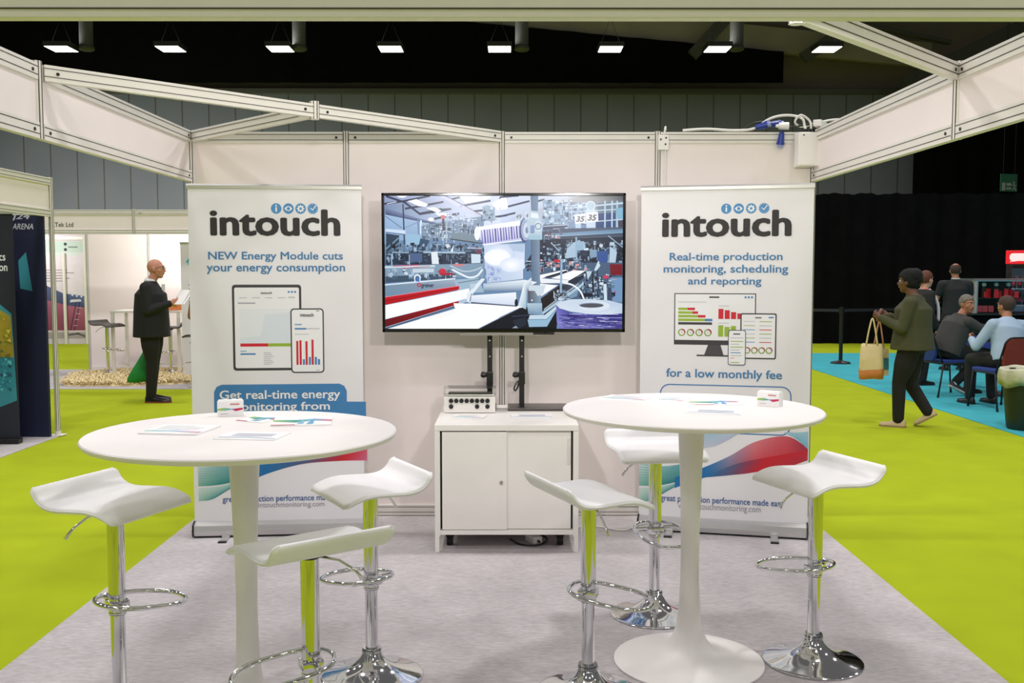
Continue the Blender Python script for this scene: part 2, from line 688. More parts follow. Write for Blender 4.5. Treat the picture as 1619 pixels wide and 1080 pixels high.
for x, lb in zip((-12.64, -6.29, 0.36, 6.78), ('leftmost grey hanging duct, right of the first ceiling light', 'grey hanging duct right of the third ceiling light',
                                                'grey hanging duct between the fifth and sixth ceiling lights', 'grey hanging duct right of the seventh ceiling light')):
    if duct0 is None:
        duct0 = t = thing('hanging_duct', lb, 'duct', (x, 30.3, 8.2), group='hanging air ducts')
        b = MB(); b.cyl((0, 0, 0.12), (0, 0, 6.3), 0.20, seg=24); b.build('pipe', duct_mat, t, True, angle=40)
        b = MB(); b.lathe([(0.0, -0.02), (0.17, -0.02), (0.23, 0.02), (0.23, 0.09), (0.18, 0.13), (0.14, 0.20), (0.2, 0.24), (0.0, 0.24)], seg=24); b.build('nozzle', duct_mat, t, True, angle=40)
    else:
        t = copy_tree(duct0); tag(t, lb); t.location = (x, 30.3, 8.2)

# emergency exit sign
t = thing('exit_sign', 'dim green exit sign hanging in front of the tall black curtain', 'sign', (14.92, 30, 3.99), R(14))
b = MB(); b.bx(-0.29, 0.29, -0.02, 0.02, 0, 0.52, 0.006); b.build('sign_box', mat('sign_green', (24, 92, 66), 0.5), t)
k = Ink(-0.02); wh = (150, 160, 155)
k.rect(-0.25, 0.03, -0.13, 0.26, wh); k.rect(-0.09, 0.17, 0.08, 0.25, wh); k.rect(-0.09, 0.06, 0.08, 0.12, wh)
k.disc(0.17, 0.27, 0.03, wh); k.line([(0.17, 0.24), (0.19, 0.14), (0.13, 0.04)], 0.03, wh); k.line([(0.19, 0.14), (0.25, 0.04)], 0.03, wh); k.line([(0.1, 0.2), (0.25, 0.18)], 0.022, wh)
k.build('pictogram', ink, t)
b = MB(); b.cyl((-0.2, 0, 0.52), (-0.2, 0, 6.0), 0.008, seg=6); b.cyl((0.2, 0, 0.52), (0.2, 0, 6.0), 0.008, seg=6); b.build('hanging_wire', black_metal, t)

# ================================================================== SHELL SCHEME
PW = 0.99


def rail(mb, gr, p0, p1, h=0.055, w=0.035, out=(0, -1, 0)):
    """extruded rail with dark grooves on its faces; mb gets the metal, gr the grooves"""
    mb.bar(p0, p1, w, h, bevel=0.002)
    p0, p1 = V(p0), V(p1)
    o = V(out)
    for s in (1, -1):
        for dz in (-h * 0.21, h * 0.28):
            q = o * (w / 2 + 0.0004) * s + V((0, 0, dz))
            gr.bar(p0 + q, p1 + q, 0.003, 0.0032)


def post(mb, gr, x, y, z0, z1, r=0.022):
    pts = [(x + r * cos(R(22.5 + 45 * k)), y + r * sin(R(22.5 + 45 * k))) for k in range(8)]
    mb.prism(pts, z0, z1, 'z')
    for k in range(8):
        a = R(45 * k)
        gr.box((x + cos(a) * r * 0.93, y + sin(a) * r * 0.93, (z0 + z1) / 2), (0.0035, 0.0045, z1 - z0 - 0.002), M4.Rotation(a, 3, 'Z'))


wall = thing('display_partition', 'white modular exhibition wall behind the television and roller banners', 'partition wall', (CX, SB, 0), kind='thing')
for i in range(4):
    x0 = -1.98 + i * PW
    b = MB(); b.bx(x0 + 0.02, x0 + PW - 0.02, -0.004, 0.004, 0.05, TOP - 0.03); b.build('wall_panel', shell_white, wall)
    b = MB(); g = MB(); rail(b, g, (x0 + 0.02, 0, TOP - 0.04), (x0 + PW - 0.02, 0, TOP - 0.04), 0.07)
    o = b.build('top_rail', alu_white, wall); g.build('rail_groove', groove, o)
    for sx in (x0 + 0.06, x0 + PW - 0.06):
        b = MB(); b.cyl((sx, -0.016, TOP - 0.04), (sx, -0.0215, TOP - 0.04), 0.008, seg=10); b.build('rail_bolt', bolt_dark, o)
    b = MB(); g = MB(); rail(b, g, (x0 + 0.02, 0, 0.045), (x0 + PW - 0.02, 0, 0.045), 0.07)
    o = b.build('bottom_rail', alu_white, wall); g.build('rail_groove', groove, o)
for i in range(5):
    b = MB(); g = MB(); post(b, g, -1.98 + i * PW, 0, 0, TOP)
    o = b.build('post', alu_white, wall); g.build('post_groove', groove, o)


def fascia(name, label, p0, p1, posts, out, lights=True):
    """fascia board between two points of the plan: panel, two rails, posts"""
    t = thing(name, label, 'fascia board', (0, 0, 0), kind='thing')
    p0, p1 = V((p0[0], p0[1], 0)), V((p1[0], p1[1], 0))
    d = (p1 - p0).normalized()
    n = V(out)
    ps = [0.0] + list(posts) + [(p1 - p0).length]
    for a, c in zip(ps, ps[1:]):
        q0, q1 = p0 + d * (a + 0.022), p0 + d * (c - 0.022)
        b = MB(); b.bar(q0 + V((0, 0, (TOP + FB) / 2)), q1 + V((0, 0, (TOP + FB) / 2)), 0.008, TOP - FB - 0.05); b.build('fascia_panel', shell_white, t)
        for nm, z in (('top_rail', TOP - 0.035), ('bottom_rail', FB + 0.035)):
            b = MB(); g = MB(); rail(b, g, q0 + V((0, 0, z)), q1 + V((0, 0, z)), 0.07, 0.035, n)
            o = b.build(nm, alu_white, t); g.build('rail_groove', groove, o)
            for e in (q0 + d * 0.05, q1 - d * 0.05):
                c3 = e + V((0, 0, z)); b = MB(); b.cyl(c3 - n * 0.0215, c3 + n * 0.0215, 0.0075, seg=10); b.build('rail_bolt', bolt_dark, o)
    for a in posts:
        q = p0 + d * a
        b = MB(); g = MB(); post(b, g, q.x, q.y, FB, TOP + 0.012)
        o = b.build('post', alu_white, t); g.build('post_groove', groove, o)
    return t


fascia('fascia_board', 'white fascia board along the left side of the stand', (SL, SB - 0.02), (SL, SF), [2.04], (1, 0, 0))
fascia('fascia_board', 'white fascia board along the right side of the stand', (SR, SB - 0.02), (SR, SF), [2.04], (1, 0, 0))
fr = fascia('fascia_board', 'front fascia board across the top edge of the picture', (SL, SF), (SR, SF), [], (0, 1, 0))
# the two front posts carry the corner
for x, nm in ((SL, 'left'), (SR, 'right')):
    b = MB(); g = MB(); post(b, g, x, SF, 0.006, TOP)
    o = b.build('corner_post', alu_white, fr); g.build('post_groove', groove, o)


def brace(name, label, p0, p1, node=None, strut=None):
    t = thing(name, label, 'roof beam', (0, 0, 0), kind='thing')
    z = TOP - 0.035
    p0, p1 = V((*p0, z)), V((*p1, z))
    d = (p1 - p0).normalized()
    n = d.cross(V((0, 0, 1)))
    b = MB(); g = MB(); rail(b, g, p0 + d * 0.025, p1 - d * 0.025, 0.07, 0.035, n)
    o = b.build('beam', alu_white, t); g.build('beam_groove', groove, o)
    mid = (p0 + p1) / 2
    for e in (p0 + d * 0.08, mid - d * 0.07, mid + d * 0.07, p1 - d * 0.08):
        b = MB(); b.cyl(e - n * 0.0215, e + n * 0.0215, 0.0075, seg=10); b.build('beam_bolt', bolt_dark, o)
    if strut:
        q = V((*strut, z))
        e = (q - mid).normalized()
        n2 = e.cross(V((0, 0, 1)))
        b = MB(); g = MB(); rail(b, g, mid + e * 0.03, q - e * 0.025, 0.07, 0.035, n2)
        o = b.build('strut', alu_white, t); g.build('strut_groove', groove, o)
        b = MB(); g = MB(); post(b, g, mid.x, mid.y, z - 0.045, z + 0.05, 0.026)
        o = b.build('node', alu_white, t); g.build('node_groove', groove, o)
    return t


brace('roof_brace', 'white diagonal roof beam from the left fascia to the middle of the wall', (SL, 4.35), (CX, SB), strut=(SL, SB))
brace('roof_brace', 'white diagonal roof beam from the front board to the right fascia', (SR, 4.35), (CX, SF), strut=(SR, SF))


# spotlights clamped behind the front fascia board, aimed at the wall
def spot(label, x, y, z, yaw, tilt, power):
    t = thing('spotlight', label, 'spotlight', (x, y, z), yaw, 'spotlights on the front fascia board')
    b = MB(); b.bx(-0.015, 0.015, -0.14, -0.01, 0.04, 0.055); b.bx(-0.02, 0.02, -0.03, 0.0, 0.02, 0.07, 0.004); b.build('arm', alu_white, t)
    r = M4.Rotation(R(-tilt), 3, 'X')
    b = MB(); b.cyl(r @ V((0, -0.06, 0)), r @ V((0, 0.06, 0)), 0.045, 0.075, 24); b.build('lamp_head', alu_white, t, True, angle=40)
    b = MB(); b.cyl(r @ V((0, 0.0602, 0)), r @ V((0, 0.062, 0)), 0.066, 0.066, 24); b.build('lens', mat('spot_glow', (255, 255, 255), 0.4, emit=(255, 246, 232), estr=12.0), t)
    d = bpy.data.lights.new('spotlight_beam', 'AREA'); d.shape = 'DISK'; d.size = 0.13; d.energy = power; d.spread = R(115); d.color = (1.0, 0.955, 0.94)
    o = bpy.data.objects.new('spotlight_beam', d); COL.objects.link(o)
    o.parent = t; o.location = r @ V((0, 0.066, 0)); o.rotation_euler = (R(90 - tilt), 0, 0)
    return t


spot('left white spotlight behind the front fascia board', -0.46, 2.46, 2.40, 0, -2, 15.0)
spot('right white spotlight behind the front fascia board', 0.60, 2.46, 2.40, 0, -2, 15.0)


def added_booth_spot(label, x, y, z, power, tilt=15):  # unseen spotlights, added to brighten the booths behind
    t = spot(label, x, y, z, 0, tilt, power)
    t['group'] = 'added spotlights of the far booths'


for bx_ in (-17.0, -12.0):      # unseen lamps added to brighten the lower left of the far wall
    d = bpy.data.lights.new('added_wall_wash', 'AREA'); d.size = 0.8; d.energy = 170; d.color = (1.0, 0.96, 0.9)
    o = bpy.data.objects.new('added_wall_wash', d); COL.objects.link(o); o.location = (bx_, 31.5, 3.4); o.rotation_euler = (R(78), 0, 0)
added_booth_spot('added white spotlight over the middle of the white booth', -5.3, 14.5, 2.40, 11.0)
added_booth_spot('added white spotlight over the right of the white booth', -3.6, 14.5, 2.40, 11.0)

added_booth_spot('added white spotlight over the far printed wall', -10.4, 20.2, 2.40, 14.0)  # extra lamp put in because the printed wall lacked light

# ================================================================== ROLLER BANNERS
ban_white = mat('banner_sheet', (232, 230, 234), 0.55, vary=0.01, scale=2)


def banner_body(label, loc, rz, w):
    t = thing('roller_banner', label, 'roller banner', loc, rz)
    h = 2.10
    b = MB(); b.bx(-w / 2, w / 2, 0.0, 0.0025, 0.075, h - 0.01); panel = b.build('banner_sheet', ban_white, t)
    b = MB(); b.prism([(-0.018, h - 0.028), (0.012, h - 0.028), (0.016, h - 0.01), (0.010, h), (-0.014, h), (-0.02, h - 0.01)], -w / 2 - 0.004, w / 2 + 0.004, 'x'); b.build('top_rail', silver, t)
    b = MB(); b.prism([(-0.05, 0.012), (-0.056, 0.04), (-0.05, 0.072), (-0.012, 0.088), (0.03, 0.086), (0.06, 0.06), (0.06, 0.012)], -w / 2 + 0.004, w / 2 - 0.004, 'x')
    c = b.build('base_cassette', silver, t)
    b = MB()
    for s in (-1, 1):
        b.prism([(-0.055, 0.008), (-0.061, 0.04), (-0.054, 0.076), (-0.012, 0.093), (0.033, 0.091), (0.065, 0.062), (0.065, 0.008)], s * w / 2 - 0.005, s * w / 2 + 0.005, 'x')
    b.bx(-w / 2 + 0.006, w / 2 - 0.006, -0.049, 0.059, 0.007, 0.0125)
    b.build('end_cap', black_plastic, c)
    for s in (-1, 1):
        b = MB(); b.bx(s * w * 0.31 - 0.022, s * w * 0.31 + 0.022, -0.155, 0.10, 0.0, 0.006, 0.002); b.bx(s * w * 0.31 - 0.022, s * w * 0.31 + 0.022, -0.06, -0.035, 0.004, 0.02)
        f = b.build('foot', silver, t)
        b = MB(); b.bx(s * w * 0.31 - 0.024, s * w * 0.31 + 0.024, -0.178, -0.15, 0.0, 0.009, 0.002); b.build('foot_tip', black_plastic, f)
    b = MB(); b.cyl((0, 0.03, 0.05), (0, 0.03, h - 0.02), 0.009, seg=10); b.build('support_pole', silver, t)
    return t, panel


def icon_row(panel, X, Z, cxs, cz, r):
    k = Ink()
    blue, wht = (72, 140, 196), (238, 239, 242)
    for i, px in enumerate(cxs):
        x, z = X(px), Z(cz)
        k.disc(x, z, r, blue)
        if i == 0:
            k.disc(x, z + r * 0.55, r * 0.17, wht, 10); k.rect(x - r * 0.15, z - r * 0.6, x + r * 0.15, z + r * 0.25, wht)
        elif i == 1:
            k.poly([(x - r * .75, z), (x - r * .4, z + r * .35), (x, z + r * .48), (x + r * .4, z + r * .35), (x + r * .75, z), (x + r * .4, z - r * .35), (x, z - r * .48), (x - r * .4, z - r * .35)], wht)
            k.disc(x, z, r * 0.32, blue, 12)
        elif i == 2:
            for a in range(8):
                k.line([(x, z), (x + r * .66 * cos(R(45 * a)), z + r * .66 * sin(R(45 * a)))], r * .24, wht)
            k.disc(x, z, r * .5, wht); k.disc(x, z, r * .26, blue, 12)
        else:
            k.line([(x - r * .42, z + r * .12), (x - r * .05, z - r * .28), (x + r * .58, z + r * .58)], r * .16, wht)
            for a in range(12):
                k.disc(x + r * .8 * cos(R(30 * a)), z + r * .8 * sin(R(30 * a)), r * .06, wht, 6)
    k.build('icon_row', ink, panel)


# ---- left banner
t, panel = banner_body('left roller banner about an energy module, behind the left round table', (-1.388, 5.935, 0.006), R(5), 1.01)
X = lambda px: (px - 438.5) / 267.0
Z = lambda py: (848 - py) / 264.5
tx = lambda s, x0, y0, x1, y1, b=0.0, sh=0.0, sp=1.0: (s, X(x0), Z(y1), X(x1), Z(y0), b, sh, sp)
lettering('logo_lettering', [tx('intouch', 337, 331, 540, 373, 0.034)], logo_black, panel)
icon_row(panel, X, Z, (440, 459, 478, 497), 330, 8.3 / 267)
lettering('headline_lettering', [tx('NEW Energy Module cuts', 333.5, 397.5, 543.5, 413.5, 0.018), tx('your energy consumption', 330.7, 416, 546.7, 432.5, 0.018)], ink_blue, panel)


def poly(k, pts, col):
    k.poly([(X(a), Z(b)) for a, b in pts], col)


def rct(k, x0, y0, x1, y1, col):
    k.rect(X(x0), Z(y1), X(x1), Z(y0), col)


dk = (58, 54, 58); scr = (236, 236, 240); red = (206, 24, 46); grn = (150, 180, 50); blu = (70, 130, 190); faint = (190, 192, 200)
k = Ink()
k.rrect(X(369), Z(584.5), X(477), Z(449), 0.018, dk); k.rrect(X(372.5), Z(580.5), X(473.5), Z(453.5), 0.01, scr)
rct(k, 380, 487, 470, 541, (228, 232, 238)); poly(k, [(380, 541), (380, 533), (412, 530), (420, 496), (470, 492), (470, 541)], (218, 226, 236))
rct(k, 380.5, 541.5, 424, 546.5, red); rct(k, 424, 541.5, 463, 546.5, grn)
rct(k, 380.5, 557, 404, 559.5, blu); rct(k, 380.5, 553, 390, 554.5, (120, 160, 205)); rct(k, 378, 477, 405, 479, (160, 160, 170)); rct(k, 456, 459, 459, 462, blu); rct(k, 461, 459, 464, 462, blu); rct(k, 466, 459, 469, 462, blu)
for i in range(7):
    rct(k, 417, 556 + i * 3, 428 + (i % 3) * 2, 557.2 + i * 3, faint)
for i in range(4):
    rct(k, 380 + i * 20, 469, 392 + i * 20, 470.2, faint)
rct(k, 457, 468, 467, 470, faint)
k.build('tablet_picture', ink, panel)
k = Ink(); k.n = 14
k.rrect(X(459.5), Z(589), X(512), Z(486.5), 0.022, (48, 48, 54)); k.rrect(X(461.5), Z(587), X(510), Z(488.5), 0.016, (240, 240, 243))
for x, top, c in ((468, 538, red), (473, 537, red), (478, 567, blu), (482.5, 538.5, red), (487.5, 563.5, blu), (492, 536, red), (497, 563.5, blu), (501.8, 567, blu)):
    rct(k, x, top, x + 3.4, 576, c)
rct(k, 466, 517.5, 484, 520, blu); rct(k, 466, 511, 477, 513, (120, 160, 205)); rct(k, 484, 517.8, 505, 519.4, faint); rct(k, 466, 527, 488, 528, faint); rct(k, 500, 490, 505, 491, dk); rct(k, 499, 584, 505, 585.5, faint)
k.build('phone_picture', ink, panel)
lettering('screen_logo_lettering', [tx('intouch', 414, 460, 431.5, 463.5, 0.02), tx('intouch', 475, 494, 496, 499.5, 0.02)], logo_black, panel, y=-0.0022)
k = Ink()
bb = (62, 128, 184)
k.poly([(X(311), Z(700)), (X(577.5), Z(700)), (X(577.5), Z(636)), (X(547), Z(635.5))] + [(X(a), Z(b)) for a, b in ((547, 618), (543, 610), (535, 606.5), (350, 606.5), (342, 610), (338, 618), (337.5, 700))], bb)
k.build('callout_panel', ink, panel)
lettering('callout_lettering', [tx('Get real-time energy', 346.7, 615.5, 536.7, 634, 0.018), tx('monitoring from', 362, 635, 520, 652, 0.018)], ink_white, panel)


def waves(panel, P, side):
    """printed ribbon graphics; P maps print units to the sheet"""
    k = Ink(0, 0.00004); k.n = 3
    C = lambda pts: [P(a, b) for a, b in smooth_curve(pts, 6)]

    def ribbon(top, bot, ct, cb):
        T, B = C(top), C(bot)
        n = len(T)

        def blend(cs, i):
            f = i / (n - 1) * (len(cs) - 1); a = min(int(f), len(cs) - 2); f -= a
            return tuple(cs[a][j] * (1 - f) + cs[a + 1][j] * f for j in range(3))
        k.strip(T, B, [blend(ct, i) for i in range(n)], [blend(cb, i) for i in range(n)])
    pale, teal, dteal = (214, 226, 228), (28, 132, 122), (20, 116, 124)
    ribbon([(0, 40), (25, 40), (50, 44), (100, 30)], [(0, 75), (25, 74), (50, 70), (100, 56)], [pale, (150, 190, 196), (90, 160, 170)], [(120, 176, 160), teal, dteal])
    for q in range(6):
        ribbon([(0, 42 + q * 4), (40, 44 + q * 3), (90, 36 + q * 2)], [(0, 42.8 + q * 4), (40, 44.8 + q * 3), (90, 36.8 + q * 2)], [(120, 180, 176), teal], [(120, 180, 176), teal])
    ribbon([(0, 78), (35, 75), (68, 66), (100, 52)], [(0, 99), (22, 96), (50, 80), (100, 54)], [(206, 220, 216), (160, 204, 196), (60, 150, 150)], [(160, 200, 180), dteal, dteal])
    bl, pu, rd, pk = (20, 110, 172), (92, 84, 120), (200, 22, 42), (202, 108, 140)
    if side == 'L':
        ribbon([(60, 50), (108, 36), (196, 30), (240, 22), (268, 12)], [(60, 78), (108, 57), (165, 42), (225, 38), (268, 38)], [bl, bl, pu, rd, (206, 70, 96)], [bl, bl, pu, rd, pk])
    else:
        ribbon([(60, 60), (110, 42), (150, 24), (190, 2), (240, -8), (274, 8)], [(60, 76), (110, 58), (150, 53), (195, 46), (240, 38), (274, 26)],
               [bl, bl, (150, 140, 170), (214, 120, 130), (206, 84, 100), (150, 30, 60)], [bl, bl, pu, rd, rd, (190, 60, 80)])
        ribbon([(110, 57), (160, 36), (210, 24), (272, 12)], [(110, 58), (150, 53), (195, 46), (272, 27)], [bl, pu, rd, rd], [bl, pu, rd, (176, 40, 66)])
        ribbon([(60, -6), (120, -12), (168, -12)], [(60, 16), (120, 12), (168, -11)], [(140, 186, 214), (150, 190, 214), (200, 212, 226)], [(196, 202, 222), (190, 196, 214), (160, 170, 200)])
        ribbon([(236, -14), (256, -14), (274, -16)], [(236, -13), (256, -4), (274, 10)], [(160, 198, 216)] * 3, [(170, 204, 222), (120, 180, 206), (110, 176, 206)])
    k.build('wave_graphic', ink, panel)


waves(panel, lambda a, b: (X(310.5) + a / 267.0 * 1.0, Z(693 + b * 1.0)), 'L')
lettering('slogan_lettering', [tx('great production performance made easy', 348, 784.5, 546, 797, 0.012)], ink_navy, panel)
lettering('website_lettering', [tx('www.intouchmonitoring.com', 377, 795.5, 509, 806.5)], ink_grey, panel)

# ---- right banner
t, panel = banner_body('right roller banner about production monitoring, behind the right round table', (1.284, 5.95, 0.006), R(-13), 1.0)
X = lambda px: (px - 1147.5) / 271.0
Z = lambda py: (846 - py) / 264.0
lettering('logo_lettering', [tx('intouch', 1045.5, 331.5, 1250, 373, 0.034)], logo_black, panel)
icon_row(panel, X, Z, (1148, 1167.5, 1187, 1207), 329, 8.2 / 270)
lettering('headline_lettering', [tx('Real-time production', 1058.6, 397.5, 1237, 413.5, 0.018), tx('monitoring, scheduling', 1049, 416.5, 1246, 433, 0.018), tx('and reporting', 1088.7, 436, 1205, 451.5, 0.018),
                                 tx('for a low monthly fee', 1055, 582, 1239.5, 600, 0.018)], ink_blue, panel)
k = Ink()
rct(k, 1067, 461.5, 1197, 543.5, dk); rct(k, 1068.6, 463, 1195.4, 536, scr)
for i, (g, r_) in enumerate(((15, 27), (23, 32), (32, 44), (43, 55))):
    y = 484.5 + i * 5.8
    rct(k, 1073.5, y, 1073.5 + g, y + 4, grn); rct(k, 1073.5 + g, y, 1073.5 + r_, y + 4, red if i < 3 else blu)
rct(k, 1073.5, 507.6, 1128, 511.5, dk)
for i, h in enumerate((16, 14, 11, 9)):
    rct(k, 1138 + i * 10, 486 + (16 - h), 1146 + i * 10, 502, red)
for i, h in enumerate((18, 15.5, 17)):
    rct(k, 1138 + i * 10, 530 - h, 1146 + i * 10, 530, grn)
for i in range(4):
    x, z = X(1079.5 + i * 14), Z(524)
    k.ring(x, z, 5 / 271, 1.8 / 271, grn); k.ring(x, z, 5 / 271, 1.9 / 271, red, -10, 90)
    k.rect(x - .004, z - .002, x + .004, z + .002, (150, 150, 160))
rct(k, 1123, 466.5, 1139, 468.8, dk)
for i in range(3):
    rct(k, 1179 + i * 5, 466, 1182 + i * 5, 469, blu)
rct(k, 1073, 475, 1118, 476, faint); rct(k, 1138, 481, 1155, 482, faint); rct(k, 1138, 508, 1155, 509, faint)
poly(k, [(1122, 543.5), (1142, 543.5), (1147, 559.5), (1116, 559.5)], (70, 66, 70)); rct(k, 1104, 559.3, 1156, 561.5, dk)
k.build('monitor_picture', ink, panel)
k = Ink(); k.n = 40
k.rrect(X(1173), Z(564.5), X(1229.5), Z(492.5), 0.01, dk); k.rrect(X(1175), Z(562.5), X(1227.5), Z(494.5), 0.006, scr)
for i in range(6):
    rct(k, 1178, 505 + i * 6.5, 1196, 506 + i * 6.5, (faint, grn, blu)[i % 3]); rct(k, 1203, 505 + i * 6.5, 1222, 506.2 + i * 6.5, (grn, faint, red)[i % 3])
for i in range(4):
    k.ring(X(1184 + i * 11.5), Z(551), 4.5 / 271, 1.6 / 271, grn); k.ring(X(1184 + i * 11.5), Z(551), 4.5 / 271, 1.7 / 271, red, -10, 90)
rct(k, 1196, 498.5, 1206, 500.5, (110, 110, 116)); rct(k, 1217, 498, 1225, 500, blu)
k.build('tablet_picture', ink, panel)
k = Ink(); k.n = 80
k.rrect(X(1154), Z(575), X(1182), Z(519), 0.014, (70, 76, 92)); k.rrect(X(1155.2), Z(573.8), X(1180.8), Z(520.2), 0.011, (238, 238, 242))
for y, c, w in ((531, faint, 20), (536.5, grn, 20), (541, faint, 14), (545.5, grn, 20), (550, faint, 14), (554.5, blu, 16), (559, faint, 18), (563, (220, 150, 160), 6), (570, grn, 14)):
    rct(k, 1158, y, 1158 + w, y + 1.3, c)
rct(k, 1162, 524.5, 1173, 526.5, (90, 90, 96))
k.build('phone_picture', ink, panel)
k = Ink()
pts = rrect_pts(X(1046), Z(684), X(1254), Z(608), 0.055)
k.line(pts + [pts[0]], 0.007, (60, 120, 180)); k.build('callout_outline', ink, panel)
waves(panel, lambda a, b: (X(1012) + a / 271.0 * 0.985, Z(694 + b * 1.08)), 'R')
lettering('slogan_lettering', [tx('great production performance made easy', 1048, 787.5, 1246, 801, 0.012)], ink_navy, panel)
lettering('website_lettering', [tx('www.intouchmonitoring.com', 1077, 799, 1210, 812)], ink_grey, panel)

# ================================================================== TELEVISION
TVY = 6.10
TX, TZ = (-0.779 + 0.705) / 2, 1.645
TW, TH = 1.484, 0.846
tv = thing('television', 'large flat television showing a printing machine hall', 'television', (TX, TVY, TZ))
b = MB(); b.bx(-TW / 2, TW / 2, 0.0, 0.035, -TH / 2, TH / 2, 0.004); b.bx(-0.45, 0.45, 0.03, 0.07, -0.3, 0.2, 0.01); b.build('housing', black_plastic, tv)
gloss_black = mat('bezel_gloss_black', (10, 9, 10), 0.12)
b = MB()
bz = 0.017
for x0, x1, z0, z1 in ((-TW / 2, TW / 2, TH / 2 - bz, TH / 2), (-TW / 2, TW / 2, -TH / 2, -TH / 2 + bz * 1.25), (-TW / 2, -TW / 2 + bz, -TH / 2, TH / 2), (TW / 2 - bz, TW / 2, -TH / 2, TH / 2)):
    b.bx(x0, x1, -0.017, 0.002, z0, z1, 0.003)
b.build('bezel', gloss_black, tv)
b = MB(); b.bx(-0.27, 0.27, -0.004, 0.03, -TH / 2 - 0.022, -TH / 2 - 0.002, 0.004); sb = b.build('sensor_strip', mat('strip_grey', (150, 146, 138), 0.35, 0.2), tv)
b = MB(); b.bx(0.18, 0.31, -0.006, 0.03, -TH / 2 - 0.016, -TH / 2 - 0.001, 0.003); b.ball((0.25, -0.008, -TH / 2 - 0.008), 0.006, 8, 6); b.build('status_light', black_plastic, tv)

# the picture on the screen
SX = lambda px: (px - 795.5) / 384.0 * TW
SZ = lambda py: (415.5 - py) / 219.0 * TH
k = Ink(-0.001, 0.000004)
k.lim = (SX(607.5), SZ(522.8), SX(984), SZ(308.6))
A = lambda x, y: (SX(600 + x / 8.095), SZ(300 + y / 8.095))
B = lambda x, y: (SX(790 + x / 8.095), SZ(300 + y / 8.095))
C_ = lambda x, y: (SX(600 + x / 8.095), SZ(410 + y / 8.095))
D = lambda x, y: (SX(790 + x / 8.095), SZ(410 + y / 8.095))


def P(fn, pts, col):
    k.poly([fn(*p) for p in pts], col)


def Ln(fn, pts, w, col):
    k.line([fn(*p) for p in pts], w / 8.095 / 384 * TW, col)


k.rect(SX(608), SZ(522.3), SX(983.5), SZ(309), (104, 136, 172))
# roof of the hall
P(A, [(65, 70), (1700, 70), (1700, 480), (700, 480), (65, 230)], [(150, 165, 205), (220, 226, 250), (225, 232, 252), (170, 190, 220), (120, 140, 175)])
P(B, [(0, 70), (900, 70), (1100, 70), (1570, 70), (1570, 320), (500, 520), (0, 420)], [(215, 224, 250), (190, 200, 215), (150, 150, 150), (60, 62, 66), (110, 128, 150), (120, 145, 180), (200, 214, 240)])
for q in (((60, 185), (310, 150), (640, 85)), ((90, 90), (320, 165), (510, 310), (790, 250)), ((330, 245), (520, 215), (810, 160)), ((510, 315), (680, 290), (900, 250)), ((780, 260), (910, 250)), ((920, 125), (1130, 75)), ((1080, 205), (1410, 145)), ((1200, 280), (1330, 265)), ((930, 320), (1010, 310)), ((700, 375), (860, 340)), ((1480, 350), (1619, 330)), ((1530, 120), (1619, 105))):
    Ln(A, q, 26, (44, 54, 84))
Ln(A, ((790, 75), (1040, 215), (1300, 345)), 46, (196, 200, 222)); Ln(A, ((830, 75), (1080, 205), (1320, 340)), 8, (60, 70, 100))
P(A, [(210, 80), (380, 75), (310, 108), (255, 105)], (252, 252, 255)); P(A, [(360, 150), (470, 125), (620, 190), (590, 222), (500, 215)], (252, 252, 255))
P(A, [(590, 235), (700, 225), (790, 270), (740, 300)], (250, 250, 255)); P(A, [(100, 180), (220, 155), (215, 165), (90, 190)], (240, 245, 255)); k.disc(*A(655, 383), 0.018, (245, 248, 255), 14, 0.012)
P(A, [(700, 300), (880, 300), (910, 345), (760, 340)], (240, 244, 255))
P(A, [(1430, 180), (1619, 75), (1619, 250), (1500, 262)], (248, 250, 255)); P(A, [(1000, 75), (1430, 80), (1400, 120), (1100, 180)], (232, 238, 255))
for q in (((0, 100), (230, 80)), ((0, 245), (370, 150)), ((0, 345), (190, 300)), ((480, 150), (560, 130)), ((860, 215), (1000, 195))):
    Ln(B, q, 24, (50, 62, 92))
P(B, [(0, 120), (90, 150), (100, 240), (0, 260)], (245, 248, 255))
# left wall
P(A, [(70, 235), (80, 310), (520, 400), (780, 470), (640, 560), (60, 700)], [(150, 180, 215), (160, 190, 225), (190, 215, 240), (160, 185, 215), (170, 200, 230), (130, 165, 205)])
P(A, [(70, 235), (500, 370), (790, 440), (780, 470), (500, 405), (75, 320)], [(120, 135, 175), (120, 135, 180), (80, 95, 130), (50, 62, 96), (50, 60, 92), (50, 62, 98)])
Ln(A, ((300, 190), (315, 700)), 18, (44, 60, 84)); Ln(A, ((490, 390), (500, 570)), 22, (110, 140, 180)); Ln(A, ((528, 395), (522, 560)), 22, (215, 232, 250)); Ln(A, ((75, 340), (280, 490)), 10, (90, 120, 160)); Ln(A, ((320, 490), (480, 420)), 8, (110, 140, 175))
P(A, [(75, 500), (330, 520), (330, 570), (75, 545)], (205, 224, 245)); Ln(A, ((80, 545), (380, 580)), 12, (90, 110, 160))
P(A, [(80, 560), (250, 585), (240, 780), (80, 800)], (40, 62, 84)); Ln(A, ((75, 760), (250, 610)), 16, (120, 150, 176)); Ln(A, ((75, 830), (280, 650)), 14, (110, 142, 170))
P(A, [(330, 560), (520, 580), (520, 700), (330, 720)], (150, 190, 220))
rnd = random.Random(5)


